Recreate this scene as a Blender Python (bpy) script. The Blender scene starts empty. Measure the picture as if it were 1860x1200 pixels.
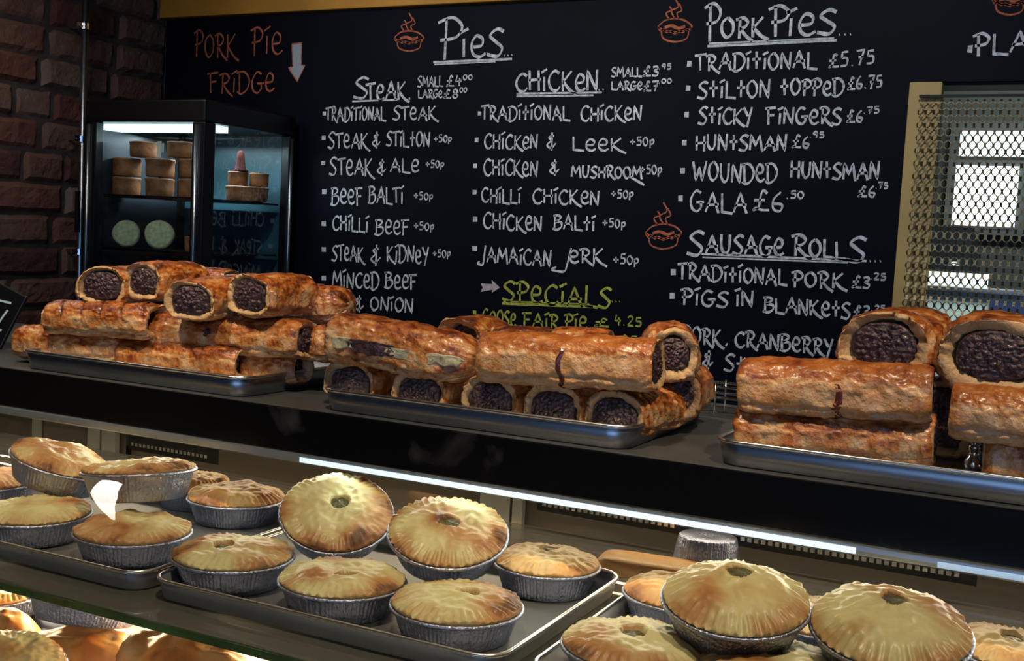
import bpy, math, random
from math import sin, cos, pi, radians
from mathutils import Vector, Matrix, noise

S = bpy.context.scene
COL = S.collection

# ------------------------------------------------------------------ camera
YAW, PITCH, ROLL = 0.457496, 0.080995, 0.052917
FPX = 2063.5
CAM = Vector((0, 0, 1.55))
FW = Vector((-sin(YAW) * cos(PITCH), cos(YAW) * cos(PITCH), -sin(PITCH)))
_r = Vector((cos(YAW), sin(YAW), 0))
_u = _r.cross(FW)
RT = cos(ROLL) * _r + sin(ROLL) * _u
UP = -sin(ROLL) * _r + cos(ROLL) * _u
cd = bpy.data.cameras.new('camera')
cam = bpy.data.objects.new('camera', cd)
COL.objects.link(cam)
M = Matrix.Identity(4)
for i in range(3):
    M[i][0], M[i][1], M[i][2], M[i][3] = RT[i], UP[i], -FW[i], CAM[i]
cam.matrix_world = M
cd.sensor_width = 36
cd.lens = FPX / 1860 * 36
cd.clip_start = 0.02
S.camera = cam

# ------------------------------------------------------------------ world, exposure, room lights
S.view_settings.view_transform = 'Standard'
S.view_settings.look = 'None'
S.view_settings.gamma = 1
S.view_settings.use_curve_mapping = False
S.view_settings.exposure = 0.0
w = bpy.data.worlds.new('shop_front_daylight')
S.world = w
w.use_nodes = True
w.node_tree.nodes['Background'].inputs[0].default_value = (0.35, 0.55, 1.0, 1)
w.node_tree.nodes['Background'].inputs[1].default_value = 0.035


def area(name, loc, target, sx, sy, power, color, spread=180):
    l = bpy.data.lights.new(name, 'AREA')
    l.shape = 'RECTANGLE'
    l.size, l.size_y, l.energy, l.color = sx, sy, power, color
    l.spread = radians(spread)
    o = bpy.data.objects.new(name, l)
    COL.objects.link(o)
    o.location = loc
    d = Vector(target) - Vector(loc)
    o.rotation_euler = d.to_track_quat('-Z', 'Y').to_euler()
    return o


def spot(name, loc, target, power, color, angle, blend=0.6, radius=0.05):
    l = bpy.data.lights.new(name, 'SPOT')
    l.energy, l.color, l.spot_size, l.spot_blend, l.shadow_soft_size = power, color, radians(angle), blend, radius
    o = bpy.data.objects.new(name, l)
    COL.objects.link(o)
    o.location = loc
    o.rotation_euler = (Vector(target) - Vector(loc)).to_track_quat('-Z', 'Y').to_euler()
    return o


area('shop_window_light', (0.6, -2.6, 1.7), (-0.6, 1.3, 1.2), 3.0, 1.6, 24, (0.36, 0.58, 1.0))
spot('brick_fill_light', (-1.5, 1.0, 2.6), (-2.75, 2.15, 1.40), 11, (1.0, 0.86, 0.74), 60, 0.9, 0.06)  # added fill to brighten the brick wall, no fitting stands for it
for k, x in enumerate((-1.75, -0.95, -0.15)):
    spot('ceiling_spot_light', (x + 0.35, 0.75, 2.62), (x + 0.1, 1.42, 1.32), 58, (1.0, 0.80, 0.53), 62, 0.8, 0.04)
for x in (-1.62, -0.6):
    spot('board_spot_light', (x, 1.55, 2.62), (x + 0.02, 2.88, 1.66), 28, (0.92, 0.96, 1.0), 80, 0.9, 0.05)

# ------------------------------------------------------------------ pixel helpers


def ray(x, y):
    d = FW + RT * ((x - 930) / FPX) + UP * ((600 - y) / FPX)
    return d / d.y


def at_y(x, y, Y):
    return CAM + ray(x, y) * Y


def at_z(x, y, z):
    r = ray(x, y)
    return CAM + r * ((z - CAM.z) / r.z)


# ------------------------------------------------------------------ materials
def mat(name):
    m = bpy.data.materials.new(name)
    m.use_nodes = True
    return m, m.node_tree.nodes, m.node_tree.links, m.node_tree.nodes['Principled BSDF']


def plain(name, col, rough=0.5, metal=0.0, bump=0.0, bscale=80, var=0.0, vscale=6, coat=0.0, spec=0.5):
    m, n, l, b = mat(name)
    b.inputs['Roughness'].default_value = rough
    b.inputs['Metallic'].default_value = metal
    b.inputs['Coat Weight'].default_value = coat
    b.inputs['Coat Roughness'].default_value = 0.15
    b.inputs['Specular IOR Level'].default_value = spec
    tc = n.new('ShaderNodeTexCoord')
    if var > 0:
        nz = n.new('ShaderNodeTexNoise')
        nz.inputs['Scale'].default_value = vscale
        nz.inputs['Detail'].default_value = 5
        l.new(tc.outputs['Object'], nz.inputs['Vector'])
        r = n.new('ShaderNodeValToRGB')
        r.color_ramp.elements[0].position = 0.3
        r.color_ramp.elements[1].position = 0.7
        r.color_ramp.elements[0].color = [c * (1 - var) for c in col] + [1]
        r.color_ramp.elements[1].color = [min(1, c * (1 + var)) for c in col] + [1]
        l.new(nz.outputs['Fac'], r.inputs['Fac'])
        l.new(r.outputs['Color'], b.inputs['Base Color'])
    else:
        b.inputs['Base Color'].default_value = (*col, 1)
    if bump > 0:
        nb = n.new('ShaderNodeTexNoise')
        nb.inputs['Scale'].default_value = bscale
        nb.inputs['Detail'].default_value = 4
        l.new(tc.outputs['Object'], nb.inputs['Vector'])
        bp = n.new('ShaderNodeBump')
        bp.inputs['Strength'].default_value = bump
        bp.inputs['Distance'].default_value = 0.004
        l.new(nb.outputs['Fac'], bp.inputs['Height'])
        l.new(bp.outputs['Normal'], b.inputs['Normal'])
    return m


def emit(name, col, strength):
    m, n, l, b = mat(name)
    b.inputs['Base Color'].default_value = (*col, 1)
    b.inputs['Emission Color'].default_value = (*col, 1)
    b.inputs['Emission Strength'].default_value = strength
    return m


def glass(name, tint=(1, 1, 1), refl=1.0, rough=0.0, ior=1.5):
    m = bpy.data.materials.new(name)
    m.use_nodes = True
    n, l = m.node_tree.nodes, m.node_tree.links
    n.clear()
    o = n.new('ShaderNodeOutputMaterial')
    t = n.new('ShaderNodeBsdfTransparent')
    t.inputs[0].default_value = (*tint, 1)
    g = n.new('ShaderNodeBsdfGlossy')
    g.inputs['Roughness'].default_value = rough
    f = n.new('ShaderNodeFresnel')
    f.inputs[0].default_value = ior
    mu = n.new('ShaderNodeMath')
    mu.operation = 'MULTIPLY'
    mu.inputs[1].default_value = refl
    mx = n.new('ShaderNodeMixShader')
    l.new(f.outputs[0], mu.inputs[0])
    l.new(mu.outputs[0], mx.inputs[0])
    l.new(t.outputs[0], mx.inputs[1])
    l.new(g.outputs[0], mx.inputs[2])
    l.new(mx.outputs[0], o.inputs[0])
    return m


def crust(name, stops, fine=0.22, rough=0.42, coat=0.35, nscale=55, bump=0.5):
    """baked pastry: the per-point attribute 'bake' (how browned the crust is) runs through a colour ramp"""
    m, n, l, b = mat(name)
    at = n.new('ShaderNodeAttribute')
    at.attribute_name = 'bake'
    tc = n.new('ShaderNodeTexCoord')
    nz = n.new('ShaderNodeTexNoise')
    nz.inputs['Scale'].default_value = nscale
    nz.inputs['Detail'].default_value = 6
    nz.inputs['Roughness'].default_value = 0.65
    l.new(tc.outputs['Object'], nz.inputs['Vector'])
    ma = n.new('ShaderNodeMath')
    ma.operation = 'MULTIPLY_ADD'
    ma.inputs[1].default_value = fine * 2
    l.new(nz.outputs['Fac'], ma.inputs[0])
    sb = n.new('ShaderNodeMath')
    sb.operation = 'SUBTRACT'
    sb.inputs[1].default_value = fine
    l.new(at.outputs['Fac'], sb.inputs[0])
    l.new(sb.outputs[0], ma.inputs[2])
    r = n.new('ShaderNodeValToRGB')
    cr = r.color_ramp
    cr.elements[0].position, cr.elements[0].color = stops[0][0], (*stops[0][1], 1)
    cr.elements[1].position, cr.elements[1].color = stops[-1][0], (*stops[-1][1], 1)
    for p, c in stops[1:-1]:
        e = cr.elements.new(p)
        e.color = (*c, 1)
    l.new(ma.outputs[0], r.inputs['Fac'])
    l.new(r.outputs['Color'], b.inputs['Base Color'])
    b.inputs['Roughness'].default_value = rough
    b.inputs['Coat Weight'].default_value = coat
    b.inputs['Coat Roughness'].default_value = 0.25
    nb = n.new('ShaderNodeTexNoise')
    nb.inputs['Scale'].default_value = nscale * 3
    nb.inputs['Detail'].default_value = 5
    l.new(tc.outputs['Object'], nb.inputs['Vector'])
    bp = n.new('ShaderNodeBump')
    bp.inputs['Strength'].default_value = bump
    bp.inputs['Distance'].default_value = 0.003
    l.new(nb.outputs['Fac'], bp.inputs['Height'])
    l.new(bp.outputs['Normal'], b.inputs['Normal'])
    return m


ROLL_ST = [(0.0, (0.70, 0.44, 0.23)), (0.25, (0.56, 0.255, 0.085)), (0.47, (0.43, 0.125, 0.020)), (0.7, (0.20, 0.040, 0.007)), (1.0, (0.05, 0.012, 0.005))]
PIE_ST = [(0.0, (0.58, 0.53, 0.28)), (0.3, (0.50, 0.395, 0.19)), (0.55, (0.45, 0.27, 0.11)), (0.8, (0.36, 0.155, 0.05)), (1.0, (0.12, 0.045, 0.015))]
M_ROLL = crust('baked_puff_pastry', ROLL_ST, 0.42, 0.36, 0.5, 70, 0.8)
M_CUT = crust('cut_pastry_layers', [(0.0, (0.66, 0.45, 0.24)), (0.5, (0.52, 0.30, 0.13)), (1.0, (0.24, 0.08, 0.02))], 0.35, 0.6, 0.0, 90)
M_MEAT = plain('sausage_meat', (0.060, 0.030, 0.034), 0.42, 0, 1.0, 160, 0.75, 110, 0.25)
M_PIE = crust('short_crust_lid', PIE_ST, 0.2, 0.5, 0.15, 34, 0.35)
M_PIEB = crust('short_crust_browned', [(0, (0.62, 0.40, 0.17)), (0.4, (0.62, 0.33, 0.11)), (0.75, (0.48, 0.19, 0.05)), (1, (0.2, 0.06, 0.02))], 0.2, 0.5, 0.15, 34, 0.35)
M_FILL = plain('herb_filling', (0.085, 0.08, 0.022), 0.4, 0, 1.0, 200, 0.6, 120, 0.3)
M_DRIP = plain('burnt_glaze', (0.09, 0.018, 0.008), 0.25, 0, 0.3, 120, 0.3, 60, 0.5)
M_CHEESE = plain('melted_cheese', (0.50, 0.47, 0.30), 0.4, 0, 0.7, 90, 0.25, 50, 0.3)
M_FOIL = plain('aluminium_foil', (0.41, 0.45, 0.62), 0.36, 1.0, 0.6, 220, 0.12, 60)  # bluish daylight reflections put into the foil colour
M_TRAY = plain('sheet_pan_aluminium', (0.42, 0.45, 0.50), 0.34, 1.0, 0.04, 60, 0.12, 9)
M_RIM = plain('worn_pan_rim', (0.78, 0.79, 0.80), 0.25, 1.0)
M_CHROME = plain('chrome_wire', (0.75, 0.77, 0.8), 0.15, 1.0)
M_STEEL = plain('brushed_steel', (0.55, 0.57, 0.58), 0.32, 1.0, 0.0, 50, 0.1, 12)
M_GALV = plain('galvanised_conduit', (0.46, 0.50, 0.54), 0.30, 1.0, 0.05, 60, 0.15, 20)
M_TOP = plain('dark_worktop', (0.055, 0.058, 0.062), 0.38, 0.0, 0.05, 200, 0.2, 12)
M_BLACK = plain('black_plastic', (0.004, 0.004, 0.005), 0.35)
M_DARK = plain('dark_panel', (0.012, 0.012, 0.013), 0.4)
M_YEL = plain('ochre_painted_wood', (0.60, 0.27, 0.028), 0.6, 0, 0.15, 40, 0.18, 7)
M_YEL2 = plain('ochre_painted_post', (0.66, 0.44, 0.15), 0.6, 0, 0.15, 40, 0.12, 7)
M_BOARD = plain('chalkboard_paint', (0.0024, 0.0034, 0.0085), 0.6, 0, 0.05, 30, 0.3, 3, 0, 0.12)
M_WALLB = plain('black_painted_plaster', (0.006, 0.007, 0.010), 0.7, 0, 0.1, 40)
M_CHALK = plain('white_chalk', (0.78, 0.78, 0.78), 0.9, 0, 0, 80, 0.45, 90)
M_CHALKR = plain('red_chalk', (0.55, 0.14, 0.06), 0.9, 0, 0, 80, 0.4, 90)
M_CHALKP = plain('pink_white_chalk', (0.62, 0.50, 0.50), 0.9, 0, 0, 80, 0.2, 60)
M_CHALKY = plain('yellow_chalk', (0.50, 0.50, 0.07), 0.9, 0, 0, 80, 0.4, 90)
M_CHALKB = plain('pale_blue_chalk', (0.45, 0.62, 0.75), 0.9)
M_MORTAR = plain('old_mortar', (0.055, 0.045, 0.038), 0.95, 0, 1.0, 70, 0.4, 15)
M_FLOOR = plain('blue_bounce_floor', (0.17, 0.24, 0.40), 0.5, 0, 0.05, 30, 0.2, 3)  # blue tint added so the unseen floor bounces blue onto foil and trays
M_CEIL = plain('dark_ceiling', (0.03, 0.03, 0.032), 0.8)
M_GLASS = glass('clear_curved_glass', (0.97, 0.985, 0.975), 0.8)
M_SHELF = glass('dimmed_shelf_glass', (0.68, 0.70, 0.66), 1.0, 0.03)  # tint darkened in place of the reflections that dim the shelf
def grey_veil(m, amount, col):  # mixes a flat grey haze into glass, standing in for its reflections
    n, l = m.node_tree.nodes, m.node_tree.links
    o = [q for q in n if q.type == 'OUTPUT_MATERIAL'][0]
    src = o.inputs[0].links[0].from_socket
    d = n.new('ShaderNodeBsdfDiffuse')
    d.inputs[0].default_value = (*col, 1)
    x = n.new('ShaderNodeMixShader')
    x.inputs[0].default_value = amount
    l.new(src, x.inputs[1])
    l.new(d.outputs[0], x.inputs[2])
    l.new(x.outputs[0], o.inputs[0])


grey_veil(M_SHELF, 0.13, (0.42, 0.40, 0.38))
M_EDGE = plain('green_glass_edge', (0.016, 0.05, 0.012), 0.15, 0, 0, 80, 0.4, 12)
M_FGLASS = glass('fridge_glass', (0.94, 0.98, 0.99), 0.08)
M_MEATP = plain('raised_pie_crust', (0.25, 0.095, 0.028), 0.6, 0, 0.6, 60, 0.5, 30)
M_PALE = plain('pale_green_cut_face', (0.46, 0.52, 0.27), 0.55, 0, 0.3, 120, 0.35, 90)


def brick_mat():
    m, n, l, b = mat('old_red_brick')
    at = n.new('ShaderNodeAttribute')
    at.attribute_name = 'tone'
    tc = n.new('ShaderNodeTexCoord')
    nz = n.new('ShaderNodeTexNoise')
    nz.inputs['Scale'].default_value = 22
    nz.inputs['Detail'].default_value = 7
    l.new(tc.outputs['Object'], nz.inputs['Vector'])
    ma = n.new('ShaderNodeMath')
    ma.operation = 'MULTIPLY_ADD'
    ma.inputs[1].default_value = 0.8
    l.new(nz.outputs['Fac'], ma.inputs[0])
    sb = n.new('ShaderNodeMath')
    sb.operation = 'SUBTRACT'
    sb.inputs[1].default_value = 0.4
    l.new(at.outputs['Fac'], sb.inputs[0])
    l.new(sb.outputs[0], ma.inputs[2])
    r = n.new('ShaderNodeValToRGB')
    cr = r.color_ramp
    cr.elements[0].position, cr.elements[0].color = 0.0, (0.07, 0.028, 0.022, 1)
    cr.elements[1].position, cr.elements[1].color = 1.0, (0.20, 0.145, 0.115, 1)
    e = cr.elements.new(0.35)
    e.color = (0.17, 0.062, 0.042, 1)
    e = cr.elements.new(0.65)
    e.color = (0.16, 0.082, 0.056, 1)
    l.new(ma.outputs[0], r.inputs['Fac'])
    l.new(r.outputs['Color'], b.inputs['Base Color'])
    b.inputs['Roughness'].default_value = 0.9
    nb = n.new('ShaderNodeTexNoise')
    nb.inputs['Scale'].default_value = 90
    nb.inputs['Detail'].default_value = 6
    l.new(tc.outputs['Object'], nb.inputs['Vector'])
    bp = n.new('ShaderNodeBump')
    bp.inputs['Strength'].default_value = 0.9
    bp.inputs['Distance'].default_value = 0.006
    l.new(nb.outputs['Fac'], bp.inputs['Height'])
    l.new(bp.outputs['Normal'], b.inputs['Normal'])
    return m


def fascia_mat():
    m, n, l, b = mat('gloss_black_fascia')
    tc = n.new('ShaderNodeTexCoord')
    nz = n.new('ShaderNodeTexNoise')
    nz.inputs['Scale'].default_value = 9
    nz.inputs['Detail'].default_value = 6
    nz.inputs['Distortion'].default_value = 0.6
    l.new(tc.outputs['Object'], nz.inputs['Vector'])
    r = n.new('ShaderNodeValToRGB')
    r.color_ramp.elements[0].position, r.color_ramp.elements[0].color = 0.62, (0.003, 0.003, 0.0035, 1)
    r.color_ramp.elements[1].position, r.color_ramp.elements[1].color = 0.85, (0.05, 0.05, 0.055, 1)
    l.new(nz.outputs['Fac'], r.inputs['Fac'])
    l.new(r.outputs['Color'], b.inputs['Base Color'])
    b.inputs['Roughness'].default_value = 0.22
    b.inputs['Specular IOR Level'].default_value = 0.25
    return m


M_BRICK = brick_mat()
M_FASCIA = fascia_mat()

# ------------------------------------------------------------------ mesh builder


class MB:
    def __init__(s):
        s.v, s.f, s.mi, s.at = [], [], [], []

    def face(s, idx, mi=0):
        s.f.append(idx)
        s.mi.append(mi)

    def box(s, a, b, mi=0):
        x0, y0, z0 = a
        x1, y1, z1 = b
        k = len(s.v)
        s.v += [(x0, y0, z0), (x1, y0, z0), (x1, y1, z0), (x0, y1, z0), (x0, y0, z1), (x1, y0, z1), (x1, y1, z1), (x0, y1, z1)]
        for q in ((0, 3, 2, 1), (4, 5, 6, 7), (0, 1, 5, 4), (1, 2, 6, 5), (2, 3, 7, 6), (3, 0, 4, 7)):
            s.face([k + i for i in q], mi)

    def loops(s, rings, closed=True, cap0=False, cap1=False, mi=0):
        """rings: lists of equal length, skinned in order"""
        k0 = len(s.v)
        n = len(rings[0])
        for r in rings:
            s.v += [tuple(p) for p in r]
        for a in range(len(rings) - 1):
            for i in range(n if closed else n - 1):
                j = (i + 1) % n
                m = mi[a] if isinstance(mi, (list, tuple)) else mi
                s.face([k0 + a * n + i, k0 + a * n + j, k0 + (a + 1) * n + j, k0 + (a + 1) * n + i], m)
        if cap0:
            s.face([k0 + i for i in range(n)][::-1], mi[0] if isinstance(mi, (list, tuple)) else mi)
        if cap1:
            s.face([k0 + (len(rings) - 1) * n + i for i in range(n)], mi[-1] if isinstance(mi, (list, tuple)) else mi)
        return k0

    def tube(s, pts, r, n=8, cap=True, mi=0):
        pts = [Vector(p) for p in pts]
        rings = []
        up = None
        for i, p in enumerate(pts):
            t = (pts[min(i + 1, len(pts) - 1)] - pts[max(i - 1, 0)]).normalized()
            if up is None:
                up = t.orthogonal().normalized()
            up = (up - t * up.dot(t)).normalized()
            b = t.cross(up)
            rr = r[i] if isinstance(r, (list, tuple)) else r
            rings.append([p + up * (rr * cos(2 * pi * k / n)) + b * (rr * sin(2 * pi * k / n)) for k in range(n)])
        s.loops(rings, True, cap, cap, mi)

    def lathe(s, prof, n=32, c=(0, 0, 0), cap0=True, cap1=True, mi=0):
        rings = [[(c[0] + r * cos(2 * pi * k / n), c[1] + r * sin(2 * pi * k / n), c[2] + z) for k in range(n)] for r, z in prof]
        s.loops(rings, True, cap0, cap1, mi)

    def build(s, name, mats, parent=None, smooth=False, attr=None, local=False):
        me = bpy.data.meshes.new(name)
        off = Vector((0, 0, 0))
        if parent is not None and not local:
            off = WORLD_OF.get(parent.name, Vector((0, 0, 0)))
        me.from_pydata([tuple(Vector(p) - off) for p in s.v], [], s.f)
        if not isinstance(mats, (list, tuple)):
            mats = [mats]
        for m in mats:
            me.materials.append(m)
        me.polygons.foreach_set('material_index', s.mi)
        if smooth:
            me.polygons.foreach_set('use_smooth', [True] * len(s.f))
        if attr:
            a = me.attributes.new(attr, 'FLOAT', 'POINT')
            a.data.foreach_set('value', s.at)
        me.update()
        o = bpy.data.objects.new(name, me)
        COL.objects.link(o)
        if parent is not None:
            o.parent = parent
            WORLD_OF[o.name] = Vector(off)
        return o


WORLD_OF = {}


def thing(name, label, cat, loc=(0, 0, 0), rot=(0, 0, 0), group=None):
    o = bpy.data.objects.new(name, None)
    COL.objects.link(o)
    o.empty_display_size = 0.05
    o.location = loc
    o.rotation_euler = rot
    o['label'], o['category'] = label, cat
    if group:
        o['group'] = group
    WORLD_OF[o.name] = Vector(loc)
    return o


def tag(o, label, cat, group=None):
    o['label'], o['category'] = label, cat
    if group:
        o['group'] = group
    return o


def struct(o):
    o['kind'] = 'structure'
    return o


def bevel(o, w, seg=2):
    b = o.modifiers.new('bevel', 'BEVEL')
    b.width, b.segments, b.limit_method = w, seg, 'ANGLE'
    return o


def sbox(name, a, b, m, parent=None, bev=0.0):
    k = MB()
    k.box(a, b)
    o = k.build(name, m, parent)
    if bev:
        bevel(o, bev)
    return o


def cat_rom(P, n=6, closed=False):
    P = [Vector(p) for p in P]
    out = []
    N = len(P)
    rng = range(N) if closed else range(N - 1)
    for i in rng:
        if closed:
            p0, p1, p2, p3 = P[(i - 1) % N], P[i], P[(i + 1) % N], P[(i + 2) % N]
        else:
            p0, p1, p2, p3 = P[max(i - 1, 0)], P[i], P[i + 1], P[min(i + 2, N - 1)]
        for k in range(n):
            t = k / n
            out.append(0.5 * ((2 * p1) + (p2 - p0) * t + (2 * p0 - 5 * p1 + 4 * p2 - p3) * t * t + (3 * p1 - p0 - 3 * p2 + p3) * t ** 3))
    out.append(P[0] if closed else P[-1])
    return out


# ------------------------------------------------------------------ the room
YB = 2.90          # back wall
XW = -2.757        # brick wall
k = MB(); k.box((XW - 0.1, -3.2, -0.05), (2.4, 4.6, 0.0)); struct(k.build('floor', M_FLOOR))
k = MB(); k.box((XW - 0.1, -0.4, 2.70), (2.4, 4.6, 2.75)); struct(k.build('ceiling', M_CEIL))
# back wall with the kitchen opening at the right
OPX, OPZ = -0.325, 1.965
k = MB()
k.box((XW, YB, 0), (OPX - 0.005, YB + 0.1, 2.70))
k.box((OPX - 0.005, YB, OPZ), (2.4, YB + 0.1, 2.70))
k.box((OPX - 0.005, YB, 0), (2.4, YB + 0.1, 0.95))
struct(k.build('wall_back', M_WALLB))
k = MB(); k.box((2.3, YB + 0.1, 0), (2.4, 4.6, 2.7)); struct(k.build('wall_right', plain('kitchen_side_paint', (0.35, 0.36, 0.35), 0.7)))
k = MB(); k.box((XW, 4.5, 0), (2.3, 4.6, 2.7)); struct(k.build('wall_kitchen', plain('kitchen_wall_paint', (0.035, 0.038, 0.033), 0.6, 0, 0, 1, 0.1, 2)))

# brick wall: individual bricks standing proud of the mortar, one mesh


def brick_wall():
    random.seed(4)
    k = MB()
    at = []
    CH, BL = 0.092, 0.25
    z = 0.35
    row = 0
    while z < 2.70:
        h = min(CH, 2.70 - z)
        y = 0.9 - (row % 2) * BL * 0.5 + random.uniform(-0.03, 0.03)
        while y < YB:
            L = BL * random.choice((1, 1, 1, 0.55)) * random.uniform(0.92, 1.08)
            y0, y1 = max(y, 0.9) + 0.0045, min(y + L, YB) - 0.0045
            if y1 - y0 > 0.02 and h > 0.03:
                NU, NV = 12, 6
                z0, z1 = z + 0.004 + random.uniform(-0.003, 0.003), z + h - 0.004 + random.uniform(-0.003, 0.003)
                d0 = random.uniform(0.004, 0.016)
                tone = random.random()
                sl = random.uniform(-0.05, 0.05)
                base = len(k.v)
                for a in range(NU + 1):
                    for b in range(NV + 1):
                        u, v = a / NU, b / NV
                        yy = y0 + (y1 - y0) * u
                        zz = z0 + (z1 - z0) * v + sl * (u - 0.5) * 0.04
                        e = min(u * (y1 - y0), (1 - u) * (y1 - y0), v * (z1 - z0), (1 - v) * (z1 - z0))
                        d = d0 * min(1.0, (e / 0.008) ** 0.5)
                        nn = noise.noise(Vector((yy * 40, zz * 40, row))) * 0.004 + noise.noise(Vector((yy * 13, zz * 13, row + 7))) * 0.005
                        yy += noise.noise(Vector((yy * 30, zz * 30, 3.3))) * 0.004
                        zz += noise.noise(Vector((yy * 30, zz * 30, 9.3))) * 0.004
                        on = e <= 1e-6
                        k.v.append((XW - 0.006 + (0 if on else max(0.0045, d + nn + 0.004)), yy, zz))
                        at.append(tone)
                for a in range(NU):
                    for b in range(NV):
                        i = base + a * (NV + 1) + b
                        k.face([i, i + NV + 1, i + NV + 2, i + 1], 0)
            y += L
        z += CH
        row += 1
    # mortar bed behind
    b0 = len(k.v)
    NU, NV = 60, 60
    for a in range(NU + 1):
        for b in range(NV + 1):
            yy, zz = 0.9 + (YB - 0.9) * a / NU, 2.7 * b / NV
            k.v.append((XW - 0.004 + 0.0015 * noise.noise(Vector((yy * 20, zz * 20, 1))), yy, zz))
            at.append(0)
    for a in range(NU):
        for b in range(NV):
            i = b0 + a * (NV + 1) + b
            k.face([i, i + NV + 1, i + NV + 2, i + 1], 1)
    k.box((XW - 0.1, -3.2, 0), (XW - 0.02, YB, 2.7), 1)
    at += [0] * 8
    k.at = at
    return struct(k.build('wall_left', [M_BRICK, M_MORTAR], None, False, 'tone'))


brick_wall()

# ochre trims
sbt = sbox('trim_1', (XW + 0.0, 2.862, 2.206), (2.3, 2.899, 2.33), M_YEL, None, 0.003); struct(sbt)
sbt = sbox('trim_2', (-0.392, 2.858, 0.95), (-0.318, 2.899, 1.968), M_YEL2, None, 0.003); struct(sbt)

# ------------------------------------------------------------------ menu board with its chalk writing
YF = 2.884
board = thing('menu_board', 'large black chalkboard menu with white, red and yellow hand lettering on the back wall', 'menu board', (-1.5, 2.898, 1.0))
k = MB()
k.box((XW + 0.012, YF, 1.0), (-0.394, 2.899, 2.205))
k.box((-0.394, YF, 1.972), (2.2, 2.899, 2.205))
k.build('board_panel', M_BOARD, board)

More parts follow.
